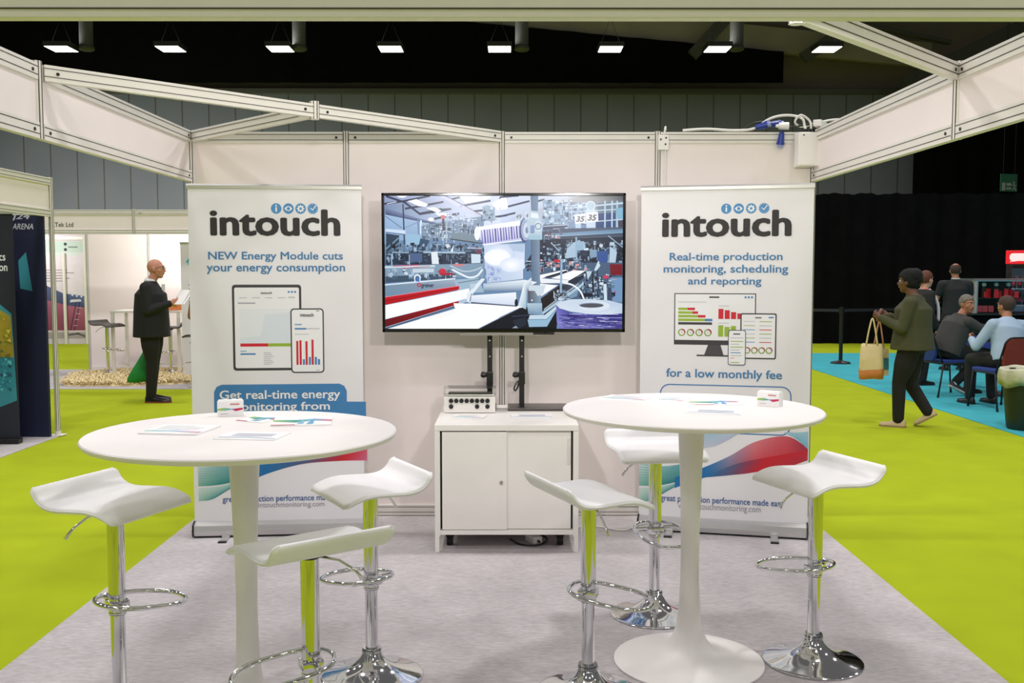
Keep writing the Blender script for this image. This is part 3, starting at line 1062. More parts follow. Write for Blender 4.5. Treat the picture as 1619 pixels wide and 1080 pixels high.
def clutter(fn, x0, y0, x1, y1, n, cols, smin=12, smax=70, lines=0.35):
    for _ in range(n):
        x, y = rnd.uniform(x0, x1), rnd.uniform(y0, y1)
        c = rnd.choice(cols)
        dv_ = rnd.uniform(-18, 18)
        c = tuple(max(0, min(255, v + dv_)) for v in c)
        if rnd.random() < lines:
            L = rnd.uniform(smin, smax * 2)
            a = rnd.choice((0, 0, 90, 90, 90, rnd.uniform(0, 180)))
            Ln(fn, ((x, y), (x + L * cos(R(a)), y + L * sin(R(a)))), rnd.uniform(4, 11), c)
        else:
            w, h = rnd.uniform(smin, smax), rnd.uniform(smin, smax)
            P(fn, [(x, y), (x + w, y + rnd.uniform(-5, 5)), (x + w, y + h), (x + rnd.uniform(-4, 4), y + h)], c)


greys = [(70, 92, 116), (120, 146, 172), (160, 184, 206), (46, 62, 84), (196, 212, 228), (92, 116, 142)]
darks = [(22, 34, 54), (36, 52, 76), (58, 78, 104), (100, 126, 152), (150, 174, 198), (14, 22, 40)]
P(A, [(530, 470), (860, 400), (1330, 340), (1330, 640), (540, 640)], (120, 144, 172))
clutter(A, 530, 430, 1300, 620, 260, greys, 10, 55, 0.5)
clutter(A, 860, 300, 1180, 440, 70, [(170, 188, 214), (120, 140, 170), (205, 216, 236)], 8, 45, 0.5)
P(A, [(1310, 220), (1370, 200), (1470, 230), (1470, 400), (1320, 400)], (150, 172, 194)); clutter(A, 1300, 220, 1470, 400, 30, greys, 8, 40, 0.6)
P(A, [(910, 555), (1050, 545), (1240, 600), (1240, 680), (900, 630)], (116, 138, 152)); Ln(A, ((900, 630), (1250, 680)), 14, (40, 50, 66))
P(A, [(520, 620), (640, 650), (590, 740), (500, 700)], (36, 74, 106)); Ln(A, ((860, 290), (850, 700)), 14, (170, 188, 205)); Ln(A, ((810, 340), (815, 520)), 30, (70, 62, 80)); P(A, [(780, 330), (830, 325), (835, 370), (785, 380)], (216, 110, 120))
clutter(A, 100, 680, 1320, 800, 170, darks, 10, 55, 0.45)
P(A, [(900, 800), (945, 700), (935, 790)], (236, 244, 250)); P(A, [(830, 700), (880, 690), (900, 730), (860, 750)], (210, 220, 230))
P(A, [(80, 800), (1300, 790), (1320, 960), (70, 960)], (36, 52, 76)); clutter(A, 80, 800, 1300, 930, 200, darks, 8, 42, 0.4)
P(A, [(390, 810), (540, 815), (540, 920), (390, 930)], (74, 98, 140)); Ln(A, ((160, 800), (370, 805)), 14, (150, 178, 200)); Ln(A, ((150, 830), (150, 960)), 14, (160, 185, 205)); Ln(A, ((378, 830), (378, 960)), 12, (160, 185, 205)); Ln(A, ((560, 800), (1090, 805)), 20, (170, 196, 214))
P(A, [(655, 800), (735, 790), (755, 950), (665, 950)], (226, 236, 244)); P(A, [(1165, 820), (1285, 825), (1285, 935), (1170, 940)], (206, 226, 240))
Ln(A, ((1165, 745), (1300, 750)), 12, (206, 190, 210)); P(A, [(1230, 770), (1300, 770), (1290, 820), (1235, 815)], (120, 60, 80))
# benches on the left
P(C_, [(70, 80), (1330, 50), (1330, 230), (70, 215)], (130, 156, 180)); Ln(C_, ((65, 100), (700, 85)), 26, (200, 216, 228)); Ln(C_, ((170, 85), (500, 70)), 10, (196, 60, 90)); Ln(C_, ((280, 115), (640, 85)), 8, (206, 100, 120))
P(C_, [(70, 220), (420, 200), (960, 180), (960, 240), (70, 300)], (60, 82, 104)); clutter(C_, 80, 110, 940, 220, 70, greys, 10, 60, 0.4); P(C_, [(420, 120), (690, 115), (690, 165), (420, 170)], (196, 214, 226))
k.disc(*C_(800, 160), 0.024, (206, 40, 62), 12, 0.022); P(C_, [(760, 180), (930, 170), (940, 195), (780, 205)], (170, 30, 54)); P(C_, [(930, 60), (1040, 60), (1100, 80), (960, 85)], (224, 120, 120))
P(C_, [(65, 320), (960, 240), (1000, 340), (65, 490)], [(120, 146, 170), (168, 180, 200), (140, 156, 178), (110, 140, 168)]); Ln(C_, ((65, 325), (960, 245)), 16, (225, 238, 250))
k.ring(*C_(478, 235), 0.017, 0.010, (225, 235, 245), 0, 180); Ln(C_, ((440, 235), (450, 290)), 16, (220, 232, 245)); Ln(C_, ((512, 235), (508, 290)), 16, (220, 232, 245)); P(C_, [(465, 225), (505, 225), (505, 285), (465, 285)], (70, 120, 190))
P(C_, [(945, 260), (1260, 235), (1330, 420), (1000, 430)], (160, 186, 206)); Ln(C_, ((1000, 300), (1270, 255)), 12, (110, 130, 150))
k.line(smooth_curve([(*C_(925, 130), 0), (*C_(1040, 190), 0), (*C_(1140, 230), 0), (*C_(1240, 210), 0), (*C_(1310, 130), 0)], 5), 0.011, (235, 244, 252))
k.line(smooth_curve([(*C_(900, 80), 0), (*C_(1060, 150), 0), (*C_(1200, 140), 0), (*C_(1300, 100), 0)], 5), 0.008, (190, 205, 220))
# red machine bed and white boards
P(C_, [(65, 480), (1010, 335), (1010, 385), (65, 580)], [(200, 20, 40), (216, 16, 36), (190, 10, 28), (176, 6, 22)]); Ln(C_, ((65, 530), (1010, 360)), 8, (120, 8, 22)); Ln(C_, ((65, 482), (1010, 337)), 6, (240, 150, 165))
P(C_, [(65, 585), (1140, 370), (1140, 500), (65, 765)], (252, 253, 255))
P(C_, [(65, 770), (1005, 530), (1005, 575), (65, 870)], [(110, 12, 24), (176, 6, 30), (150, 4, 24), (90, 14, 22)]); P(C_, [(1005, 525), (1110, 500), (1110, 545), (1005, 570)], (176, 196, 220))
Ln(C_, ((65, 885), (1100, 555)), 20, (70, 90, 120)); Ln(C_, ((65, 870), (1100, 545)), 6, (190, 200, 225))
P(C_, [(75, 893), (1180, 565), (1850, 600), (1240, 897)], (253, 254, 255)); P(C_, [(500, 760), (900, 660), (1000, 680), (700, 770)], (249, 249, 250))
P(D, [(-230, 897), (0, 735), (240, 620), (760, 580), (720, 897)], (14, 18, 28)); P(D, [(-500, 900), (240, 625), (200, 580), (-600, 560)], (253, 254, 255)); P(D, [(-310, 900), (0, 745), (235, 625), (380, 640), (380, 900)], (18, 22, 34))
Ln(D, ((-300, 897), (0, 745), (240, 625)), 8, (150, 170, 200)); P(D, [(160, 780), (330, 740), (340, 830), (210, 897)], (34, 42, 58)); Ln(D, ((150, 730), (390, 710)), 12, (50, 64, 84)); P(D, [(150, 880), (200, 850), (230, 880)], (150, 160, 175))
# right half: galleries and machinery
P(B, [(540, 130), (880, 190), (870, 470), (560, 500)], (140, 168, 196)); clutter(B, 540, 130, 900, 480, 150, [(150, 176, 204), (190, 208, 228), (96, 118, 146), (210, 224, 240), (64, 84, 110)], 10, 60, 0.5)
P(B, [(870, 190), (1080, 170), (1080, 480), (870, 500)], (128, 150, 182)); clutter(B, 870, 170, 1080, 460, 50, [(150, 172, 200), (196, 212, 230), (90, 108, 140)], 10, 60, 0.6)
P(B, [(1220, 310), (1470, 290), (1470, 480), (1220, 500)], (28, 62, 120)); P(B, [(1240, 180), (1570, 150), (1570, 290), (1240, 310)], (96, 118, 140))
for q in (((880, 240), (1570, 170)), ((880, 290), (1570, 250)), ((1220, 210), (1570, 180)), ((1250, 405), (1570, 380)), ((900, 215), (1010, 190))):
    Ln(B, q, 13, (190, 212, 228))
for x in (1335, 1425, 1490):
    Ln(B, ((x, 150), (x, 520)), 20, (178, 204, 220))
P(B, [(1480, 240), (1570, 230), (1570, 370), (1490, 375)], (120, 176, 206)); P(B, [(1500, 400), (1570, 390), (1570, 480), (1510, 490)], (60, 56, 76))
k.disc(*B(1150, 210), 0.031, (178, 200, 216), 16, 0.028); k.ring(*B(1150, 210), 0.027, 0.006, (220, 232, 242))
P(B, [(1090, 260), (1215, 255), (1215, 500), (1100, 510)], (200, 218, 236)); P(B, [(960, 420), (1030, 420), (1030, 525), (960, 525)], (190, 212, 232)); P(B, [(545, 450), (860, 440), (860, 480), (550, 520)], (70, 82, 108)); Ln(B, ((550, 470), (860, 450)), 12, (190, 206, 224))
P(B, [(530, 540), (760, 500), (1570, 480), (1570, 640), (540, 640)], (70, 84, 108)); P(B, [(690, 560), (1570, 500), (1570, 560), (700, 610)], [(120, 150, 180), (90, 124, 160), (120, 160, 190), (150, 176, 200)]); Ln(B, ((760, 610), (1570, 565)), 20, (50, 66, 88)); clutter(B, 540, 500, 760, 640, 40, [(60, 66, 90), (110, 120, 150), (150, 90, 100), (200, 210, 224)], 10, 40)
P(B, [(500, 640), (1570, 600), (1570, 1000), (290, 1000)], (26, 38, 60)); clutter(B, 500, 640, 1570, 960, 260, darks + [(170, 194, 214), (200, 220, 236)], 10, 60, 0.4)
P(B, [(860, 700), (980, 660), (980, 860), (830, 880)], (170, 196, 218)); P(B, [(970, 660), (1070, 660), (1065, 770), (985, 780)], (150, 184, 210)); Ln(B, ((970, 610), (975, 900)), 22, (150, 180, 205)); P(B, [(1140, 760), (1240, 770), (1230, 860), (1150, 870)], (130, 160, 186)); Ln(B, ((1380, 590), (1570, 740)), 14, (150, 178, 200)); Ln(B, ((650, 680), (750, 780)), 10, (190, 205, 220)); Ln(B, ((820, 780), (930, 670)), 10, (80, 100, 124))
k.disc(*B(1288, 715), 0.012, (200, 210, 224), 10); P(B, [(1230, 790), (1380, 780), (1370, 971), (1250, 971)], (52, 84, 150)); P(B, [(1400, 720), (1490, 800), (1470, 960), (1390, 960)], (180, 204, 224)); P(B, [(1230, 960), (1260, 910), (1290, 971)], (220, 234, 242))
P(D, [(290, 40), (700, 30), (1100, 40), (1570, 40), (1570, 540), (700, 560), (520, 300)], (74, 96, 124)); clutter(D, 290, 0, 1100, 130, 120, darks + [(190, 210, 226), (220, 160, 160)], 10, 50, 0.4)
P(D, [(690, 0), (760, 0), (770, 30), (690, 40)], (196, 30, 60)); P(D, [(1400, 60), (1560, 60), (1560, 200), (1410, 200)], (120, 14, 34)); P(D, [(1410, 230), (1570, 230), (1570, 540), (1440, 540)], (116, 150, 190)); k.disc(*D(1470, 415), 0.006, (190, 70, 90), 8)
P(D, [(500, 200), (840, 130), (870, 150), (500, 250)], (248, 250, 252)); P(D, [(560, 225), (850, 140), (860, 165), (620, 232)], (30, 36, 52)); P(D, [(650, 240), (930, 140), (1090, 145), (900, 265)], (250, 251, 253))
P(D, [(880, 270), (1090, 150), (1110, 200), (960, 320), (820, 420)], (34, 44, 62)); P(D, [(500, 240), (880, 265), (860, 300), (520, 305)], (236, 242, 248)); P(D, [(510, 310), (740, 330), (510, 480)], (248, 250, 253)); P(D, [(520, 500), (750, 340), (1000, 300), (720, 600), (540, 640)], [(40, 30, 34), (24, 22, 32), (70, 88, 112), (60, 50, 52), (30, 26, 30)])
Ln(D, ((540, 690), (1080, 300)), 34, (170, 200, 222)); Ln(D, ((560, 640), (1000, 310)), 8, (225, 236, 245)); P(D, [(870, 470), (1010, 370), (980, 470), (900, 500)], (120, 150, 178))
clutter(D, 680, 370, 880, 510, 50, [(130, 150, 172), (190, 206, 220), (60, 74, 96)], 8, 40, 0.5); clutter(D, 1040, 180, 1430, 500, 170, darks + [(176, 196, 214), (210, 224, 236)], 8, 50, 0.5)
P(D, [(1040, 430), (1180, 430), (1180, 480), (1010, 480)], (26, 30, 46)); P(D, [(1100, 150), (1180, 150), (1120, 260)], (190, 208, 222)); P(D, [(1200, 140), (1250, 20), (1280, 80), (1230, 150)], (200, 222, 234)); Ln(D, ((1180, 160), (1190, 420)), 26, (34, 44, 62)); Ln(D, ((1240, 140), (1260, 400)), 22, (50, 62, 84)); k.disc(*D(1350, 225), 0.018, (196, 60, 100), 10, 0.012); Ln(D, ((1340, 320), (1350, 520)), 40, (206, 224, 238)); Ln(D, ((1400, 370), (1400, 510)), 50, (60, 74, 100))
k.line(smooth_curve([(*D(790, 295), 0), (*D(920, 325), 0), (*D(1020, 400), 0), (*D(1070, 500), 0)], 5), 0.010, (240, 248, 252)); Ln(D, ((785, 0), (775, 420)), 26, (150, 180, 206))
# film roll in the middle
P(A, [(1330, 700), (1850, 690), (1850, 1010), (1340, 1010)], [(196, 214, 236), (204, 216, 246), (222, 232, 250), (190, 206, 232)])
P(C_, [(1340, 0), (1830, 0), (1830, 250), (1370, 300)], [(190, 206, 236), (230, 238, 252), (206, 220, 240), (180, 200, 226)]); clutter(C_, 1350, 40, 1600, 260, 40, [(170, 190, 226), (205, 218, 240), (150, 166, 216)], 10, 50, 0.7)
k.glow(*A(1530, 850), 0.095, 0.075, (255, 255, 255), (198, 214, 240)); k.glow(*A(1500, 865), 0.08, 0.05, (255, 255, 255), (244, 248, 255)); k.glow(*A(1680, 960), 0.07, 0.045, (255, 255, 255), (222, 232, 250))
P(A, [(1640, 700), (1840, 690), (1840, 800), (1700, 780)], (180, 200, 226))
P(A, [(1240, 480), (1780, 400), (1820, 640), (1320, 710)], [(250, 250, 255), (252, 252, 255), (200, 204, 236), (176, 178, 226)])
for i in range(15):
    x = 1290 + i * 34; yo = -i * 5.2
    P(A, [(x, 500 + yo), (x + 16 + (i % 3) * 5, 498 + yo), (x + 34, 690 + yo), (x + 18, 694 + yo)], [(92, 90, 170), (110, 104, 180), (76, 66, 160), (60, 54, 146)] if i % 2 else [(150, 152, 206), (160, 164, 214), (110, 104, 186), (104, 98, 180)])
P(A, [(1250, 480), (1790, 395), (1790, 460), (1270, 520)], (252, 252, 255)); P(A, [(1310, 695), (1815, 640), (1815, 655), (1320, 715)], (236, 240, 252)); k.disc(*A(1245, 560), 0.018, (240, 244, 252), 16, 0.043)
# column with chuck
P(B, [(385, 70), (485, 70), (480, 280), (395, 270)], [(84, 110, 140), (104, 130, 158), (110, 136, 164), (90, 116, 146)]); k.disc(*B(310, 520), 0.030, (70, 84, 130), 18, 0.075); k.disc(*B(325, 510), 0.029, (160, 176, 206), 18, 0.068); k.disc(*B(335, 520), 0.020, (206, 216, 234), 16, 0.046); k.disc(*B(340, 520), 0.009, (120, 136, 170), 12, 0.02)
P(B, [(330, 300), (470, 280), (540, 440), (530, 640), (370, 640), (350, 500)], (184, 204, 220)); k.disc(*B(485, 470), 0.024, (206, 220, 232), 16, 0.034); k.ring(*B(485, 470), 0.018, 0.005, (110, 130, 156)); P(B, [(385, 460), (440, 455), (435, 560), (385, 560)], (130, 150, 196)); P(B, [(390, 300), (480, 310), (490, 370), (390, 360)], (226, 236, 242)); P(B, [(360, 580), (520, 580), (520, 640), (360, 640)], (160, 196, 214))
P(B, [(390, 640), (505, 640), (505, 1010), (400, 1010)], [(86, 104, 130), (120, 146, 172), (130, 152, 178), (96, 116, 144)]); P(D, [(400, 0), (505, 0), (510, 330), (405, 330)], [(96, 116, 144), (130, 152, 178), (120, 142, 168), (90, 112, 140)])
# lower rollers and base
P(C_, [(1320, 310), (1850, 260), (2010, 290), (1830, 400), (1320, 400)], [(190, 206, 226), (236, 244, 252), (240, 246, 252), (150, 172, 200), (140, 164, 196)]); P(C_, [(1340, 330), (1860, 310), (1840, 400), (1330, 400)], [(200, 214, 230), (214, 226, 238), (120, 144, 172), (120, 144, 172)])
P(C_, [(1160, 390), (1300, 240), (1345, 250), (1180, 450), (1160, 560), (1110, 540), (1110, 440)], (226, 236, 246)); Ln(C_, ((1170, 440), (1150, 540)), 10, (60, 66, 100)); P(C_, [(1150, 310), (1230, 310), (1200, 370), (1160, 380)], (190, 206, 224))
P(C_, [(1165, 460), (1740, 420), (1750, 600), (1165, 555)], [(236, 242, 252), (246, 249, 254), (206, 220, 240), (200, 214, 238)]); P(C_, [(1165, 545), (1750, 590), (1750, 604), (1165, 562)], (60, 70, 100)); k.disc(*D(205, 555), 0.010, (22, 26, 44), 14, 0.024)
P(D, [(230, 590), (300, 310), (400, 230), (400, 330), (350, 420), (330, 640)], [(220, 232, 242), (236, 244, 250), (226, 236, 244), (170, 190, 206), (130, 160, 184), (150, 184, 206)])
P(D, [(350, 380), (530, 390), (510, 560), (360, 560)], [(90, 84, 90), (150, 170, 190), (130, 156, 180), (70, 80, 100)]); P(D, [(370, 330), (580, 330), (550, 440), (480, 470), (440, 400), (360, 400)], (206, 220, 232)); k.disc(*D(405, 522), 0.005, (250, 250, 250), 8)
P(D, [(340, 560), (535, 560), (540, 710), (360, 700)], [(180, 206, 222), (170, 196, 216), (120, 150, 180), (110, 140, 170)]); P(D, [(350, 770), (590, 760), (720, 600), (720, 650), (600, 860), (370, 865)], (150, 186, 214)); P(D, [(380, 710), (570, 710), (720, 590), (720, 640), (590, 770), (360, 770)], (196, 218, 234)); Ln(D, ((360, 770), (595, 768), (720, 640)), 8, (100, 130, 160))
# big roll lower right
P(D, [(715, 600), (900, 680), (1250, 715), (1570, 690), (1570, 897), (760, 897), (725, 800)], [(110, 110, 190), (70, 66, 150), (40, 38, 120), (50, 50, 130), (70, 66, 140), (120, 120, 196), (130, 130, 206)])
for _ in range(90):
    x, y = rnd.uniform(730, 1450), rnd.uniform(690, 870)
    Ln(D, ((x, y), (x + rnd.uniform(60, 240), y + rnd.uniform(-4, 16))), rnd.uniform(4, 9), rnd.choice(((150, 150, 214), (30, 28, 96), (90, 88, 170), (190, 186, 226), (50, 46, 126))))
P(D, [(713, 580), (760, 540), (900, 510), (1150, 505), (1400, 525), (1570, 570), (1570, 690), (1380, 705), (1150, 700), (900, 665), (760, 625)], [(206, 220, 236)] * 4 + [(190, 206, 230)] * 3 + [(214, 226, 240)] * 4)
k.disc(*D(1200, 595), 0.098, (220, 230, 242), 28, 0.030); k.disc(*D(1165, 585), 0.077, (150, 166, 196), 24, 0.016); k.disc(*D(1172, 590), 0.072, (84, 84, 96), 24, 0.013)
# number boards
P(B, [(945, 325), (1085, 305), (1085, 425), (955, 440)], (238, 244, 250)); P(B, [(1090, 300), (1245, 285), (1250, 410), (1095, 425)], (236, 242, 250)); P(B, [(190, 310), (280, 300), (285, 390), (195, 400)], (200, 214, 232)); P(B, [(310, 290), (370, 285), (370, 380), (315, 385)], (206, 218, 234))
screen = k.build('screen', pixels, tv)
px_dark = mat('pixel_dark', (6, 6, 8), 0.25, emit=(34, 46, 66), estr=1.0)
px_red = mat('pixel_red', (6, 6, 8), 0.25, emit=(196, 40, 52), estr=1.0)


def scrtext(s, fn, x0, y0, x1, y1, bold=0.0, sh=0.0):
    a, b_ = fn(x0, y1), fn(x1, y0)
    return (s, a[0], a[1], b_[0], b_[1], bold, sh)


lettering('screen_lettering', [scrtext('35', B, 962, 340, 1078, 415, 0.05, 0.25), scrtext('35', B, 1110, 320, 1230, 400, 0.05, 0.25), scrtext('49', B, 200, 318, 272, 375, 0.01, 0.15), scrtext('4', B, 325, 305, 358, 365, 0.01, 0.15),
                               scrtext('greiner', C_, 528, 305, 690, 372, 0.035)], px_dark, screen, y=-0.0115)
kk = Ink(-0.0142); kk.ring(*C_(500, 325), 0.010, 0.006, (190, 40, 54), 60, 400); kk.build('screen_emblem', pixels, screen)

# ---- stand
st = thing('television_stand', 'black two-column table-top television stand on the white cabinet', 'television stand', (0, 0, 0.734))
for cx, side in ((-0.125, -1), (0.075, 1)):
    b = MB(); b.bx(cx - 0.016, cx + 0.016, 6.19, 6.225, 0.015, 0.62, 0.003); o = b.build('column', black_metal, st)
    b = MB()
    for z in (0.33, 0.43):
        b.cyl((cx, 6.192, z), (cx, 6.184, z), 0.005, seg=10)
    b.build('column_bolt', silver, o)
    b = MB(); b.bx(cx - 0.02, cx + 0.02, 6.175, 6.235, 0.155 if side > 0 else 0.14, 0.235, 0.004); o = b.build('clamp', black_plastic, st)
    b = MB(); b.cyl((cx - 0.018, 6.19, 0.215), (cx - 0.038, 6.185, 0.215), 0.014, 0.018, 12); b.cyl((cx - 0.038, 6.185, 0.215), (cx - 0.052, 6.18, 0.22), 0.02, 0.016, 12); b.build('clamp_knob', black_plastic, o)
    if side > 0:
        b = MB(); b.tube(smooth_curve([(cx - 0.016, 6.18, 0.18), (cx - 0.035, 6.175, 0.165), (cx - 0.048, 6.17, 0.13), (cx - 0.04, 6.17, 0.118), (cx - 0.025, 6.175, 0.14), (cx - 0.018, 6.18, 0.17)], 5), 0.005); b.build('clamp_lever', black_plastic, o)
dark_plate = mat('plate_dark_grey', (74, 70, 68), 0.35, 0.3, vary=0.05)
for cx, x0, x1 in ((0.075, -0.012, 0.36), (-0.125, -0.40, -0.085)):
    b = MB(); b.bx(x0, x1, 6.09 if x1 > 0 else 6.165, 6.34, 0.0, 0.016, 0.003); b.build('foot_plate', dark_plate, st)
b = MB(); b.bx(-0.2, 0.15, 6.19, 6.215, 0.60, 1.0, 0.004); b.build('mounting_bracket', black_metal, st)

# ================================================================== CABINET
cab = thing('cabinet', 'white metal cabinet with two sliding doors under the television', 'cabinet', (-0.018, 5.54, 0.006))
cw, cd, ch = 0.405, 0.84, 0.728
b = MB(); b.bx(-cw, cw, 0, cd, ch - 0.035, ch, 0.003); b.build('top', white_matt, cab)
b = MB(); b.bx(-cw, -cw + 0.03, 0.0, cd, 0.09, ch - 0.036, 0.002); b.bx(cw - 0.03, cw, 0.0, cd, 0.09, ch - 0.036, 0.002); b.bx(-cw + 0.03, cw - 0.03, 0.004, cd, 0.10, 0.125, 0.001); b.bx(-cw + 0.03, cw - 0.03, cd - 0.01, cd, 0.12, ch - 0.036)
b.build('carcass', white_matt, cab)
b = MB(); b.bx(-cw + 0.031, cw - 0.031, 0.045, 0.06, 0.126, ch - 0.037); b.build('gap_shade_sheet', black_plastic, cab)  # black sheet behind the doors stands in for shade in the gaps
b = MB(); b.bx(-cw + 0.041, 0.002, 0.008, 0.024, 0.128, ch - 0.042, 0.002); dl = b.build('door', white_matt, cab)
b = MB(); b.cyl((-0.03, 0.009, 0.40), (-0.03, -0.002, 0.40), 0.011, seg=20); o = b.build('lock', silver, dl)
b = MB(); b.bx(-0.0315, -0.0285, -0.003, 0.0, 0.394, 0.406); b.build('keyhole', black_plastic, o)
b = MB(); b.bx(-0.003, cw - 0.041, 0.027, 0.043, 0.128, ch - 0.042, 0.002); dr = b.build('door', white_matt, cab)
b = MB(); b.bx(cw - 0.062, cw - 0.045, 0.018, 0.028, 0.50, 0.65, 0.004); b.build('handle', mat('handle_white', (226, 222, 216), 0.4), dr)
for sx in (-1, 1):
    for y in (0.0, cd - 0.025):
        b = MB(); b.bx(sx * (cw - 0.025), sx * cw, y, y + 0.025, 0.0, 0.095, 0.002); o = b.build('leg', white_matt, cab)
        b = MB(); b.cyl((sx * (cw - 0.0125), y + 0.0125, 0.0), (sx * (cw - 0.0125), y + 0.0125, -0.001), 0.012, seg=10); b.build('leg_pad', black_plastic, o)
# castors under the cabinet floor
for sx in (-0.33, 0.31):
    b = MB(); b.cyl((sx - 0.018, 0.16, 0.028), (sx + 0.018, 0.16, 0.028), 0.028, seg=20); o = b.build('castor', black_plastic, cab)
    b = MB(); b.bx(sx - 0.024, sx + 0.024, 0.14, 0.2, 0.05, 0.10, 0.004); b.build('castor_fork', black_metal, o)

# device box on the cabinet
dv = thing('control_box', 'small white device box with black round sockets and clear lid on the cabinet', 'control box', (-0.244, 6.0, 0.737))
b = MB(); b.bx(-0.155, 0.155, 0.0, 0.15, 0.0, 0.10, 0.003); b.build('body', white_matt, dv)
glass = bpy.data.materials.new('clear_acrylic'); glass.use_nodes = True
gb = glass.node_tree.nodes['Principled BSDF']; gb.inputs['Transmission Weight'].default_value = 1.0; gb.inputs['Roughness'].default_value = 0.03; gb.inputs['IOR'].default_value = 1.2; gb.inputs['Base Color'].default_value = (0.95, 0.97, 0.97, 1)
gn = glass.node_tree.nodes.new('ShaderNodeTexNoise'); gnb = glass.node_tree.nodes.new('ShaderNodeBump'); gnb.inputs['Strength'].default_value = 0.02; glass.node_tree.links.new(gn.outputs['Fac'], gnb.inputs['Height']); glass.node_tree.links.new(gnb.outputs['Normal'], gb.inputs['Normal'])
b = MB(); b.bx(-0.158, 0.158, -0.004, 0.152, 0.101, 0.15, 0.004); lid = b.build('clear_lid', glass, dv)
b = MB(); b.bx(-0.13, 0.13, 0.02, 0.12, 0.1005, 0.118); b.build('circuit_tray', mat('tray_dark', (58, 58, 56), 0.4), dv)
b = MB(); b.bx(-0.14, 0.15, -0.006, 0.004, 0.104, 0.112, 0.001); b.build('lid_rail', silver, dv)
for i in range(8):
    b = MB(); b.cyl((-0.112 + i * 0.0315, 0.001, 0.073), (-0.112 + i * 0.0315, -0.012, 0.073), 0.0145, 0.0125, 18); b.build('socket', black_plastic, dv)
for i in (0, 5, 7):
    b = MB(); b.cyl((-0.112 + i * 0.0315, 0.001, 0.038), (-0.112 + i * 0.0315, -0.012, 0.038), 0.0145, 0.0125, 18); b.build('socket', black_plastic, dv)


# ================================================================== PRINTED PAPER
def leaflet(label, x, y, z, rz, w, d, th=0.0025, style=0, group=None, name='leaflet', cat='leaflet'):
    t = thing(name, label, cat, (x, y, z), R(rz), group)
    b = MB(); b.bx(-w / 2, w / 2, -d / 2, d / 2, 0, th); sheet = b.build('sheet', paper, t)
    k = Ink(0); rr = random.Random(style * 7 + 1)
    cw_ = [[(150, 200, 220), (70, 130, 190)], [(190, 210, 90), (120, 180, 120)], [(200, 60, 90), (230, 150, 160)], [(40, 150, 140), (120, 190, 190)]]
    if style == 1:
        k.strip([(-w * .5, d * .15), (-w * .1, d * .1), (w * .2, d * .25), (w * .5, d * .1)], [(-w * .5, -d * .05), (-w * .1, -d * .2), (w * .2, 0), (w * .5, -d * .1)], [cw_[1][0], cw_[3][0], cw_[0][0], cw_[2][1]], [cw_[1][1], cw_[3][0], cw_[0][1], cw_[2][0]])
        k.poly([(-w * .08, -d * .4), (w * .04, -d * .35), (w * .02, d * .2)], (120, 180, 205)); k.poly([(w * .08, -d * .42), (w * .2, -d * .4), (w * .2, d * .3)], (90, 160, 205))
        k.rect(-w * .5, -d * .5, -w * .1, -d * .44, (206, 70, 100))
    elif style == 2:
        for i in range(3):
            k.rect(-w * .32, d * (.18 - i * .14), w * .34, d * (.24 - i * .14), (186, 192, 214))
        k.strip([(-w * .48, -d * .25), (0, -d * .15), (w * .48, -d * .3)], [(-w * .48, -d * .35), (0, -d * .3), (w * .48, -d * .42)], [(206, 222, 232)] * 3, [(190, 204, 224)] * 3)
    else:
        for i in range(4):
            k.rect(-w * .4, d * (.3 - i * .16), w * rr.uniform(.1, .4), d * (.34 - i * .16), (206, 208, 220))
        k.strip([(-w * .48, -d * .2), (0, -d * .1), (w * .48, -d * .24)], [(-w * .48, -d * .34), (0, -d * .3), (w * .48, -d * .4)], [(206, 226, 220), (200, 220, 232), (226, 190, 204)], [(160, 210, 200), (170, 200, 224), (214, 150, 172)])
    o = k.build('print', ink, sheet)
    o.rotation_euler = (R(-90), 0, 0)
    o.location = (0, 0, th)
    return t


TBZ = 1.045


def card_holder(label, x, y, rz):
    t = thing('card_box', label, 'card box', (x, y, TBZ), R(rz))
    b = MB(); b.bx(-0.047, 0.047, -0.012, 0.03, 0, 0.058, 0.001); b.build('box', paper, t)
    k = Ink(-0.012)
    k.strip([(-.046, .030), (-.02, .034), (.005, .029), (.02, .030), (.046, .033)], [(-.046, .024), (-.02, .023), (.005, .027), (.02, .020), (.046, .026)], [(190, 205, 80), (150, 200, 120), (60, 140, 190), (200, 40, 90), (206, 40, 90)], [(160, 190, 60), (120, 190, 150), (60, 140, 190), (206, 30, 80), (200, 30, 70)])
    k.rect(-.0, .044, .034, .049, (206, 130, 130)); k.rect(-.036, .010, -.008, .012, (190, 170, 180))
    k.build('print', ink, t)
    b = MB(); b.bx(-0.044, 0.044, -0.006, 0.024, 0.056, 0.0615); b.build('card_stack', paper, t)
    return t


leaflet('white leaflet stack at the left of the left round table', -1.135, 3.40, TBZ, -8, 0.21, 0.19, 0.006, 0)
leaflet('white leaflet with grey text nearest the camera on the left round table', -0.855, 3.28, TBZ, -8, 0.21, 0.15, 0.003, 2)
leaflet('white leaflet with blue and green waves on the left round table', -0.755, 3.60, TBZ, 8, 0.21, 0.2, 0.004, 1)
leaflet('pale leaflet with a yellow green edge beside the card box on the left round table', -0.915, 3.665, TBZ, -25, 0.12, 0.16, 0.003, 1)
card_holder('white business card box on the left round table', -1.058, 3.745, 12)
leaflet('white leaflet alone at the left of the right round table', 0.505, 4.28, TBZ, -25, 0.19, 0.15, 0.003, 0)
leaflet('white leaflet with grey text nearest the camera on the right round table', 0.80, 3.845, TBZ, -18, 0.21, 0.15, 0.003, 2)
leaflet('white leaflet with blue triangles in the middle of the right round table', 0.85, 4.12, TBZ, 4, 0.2, 0.16, 0.004, 1)
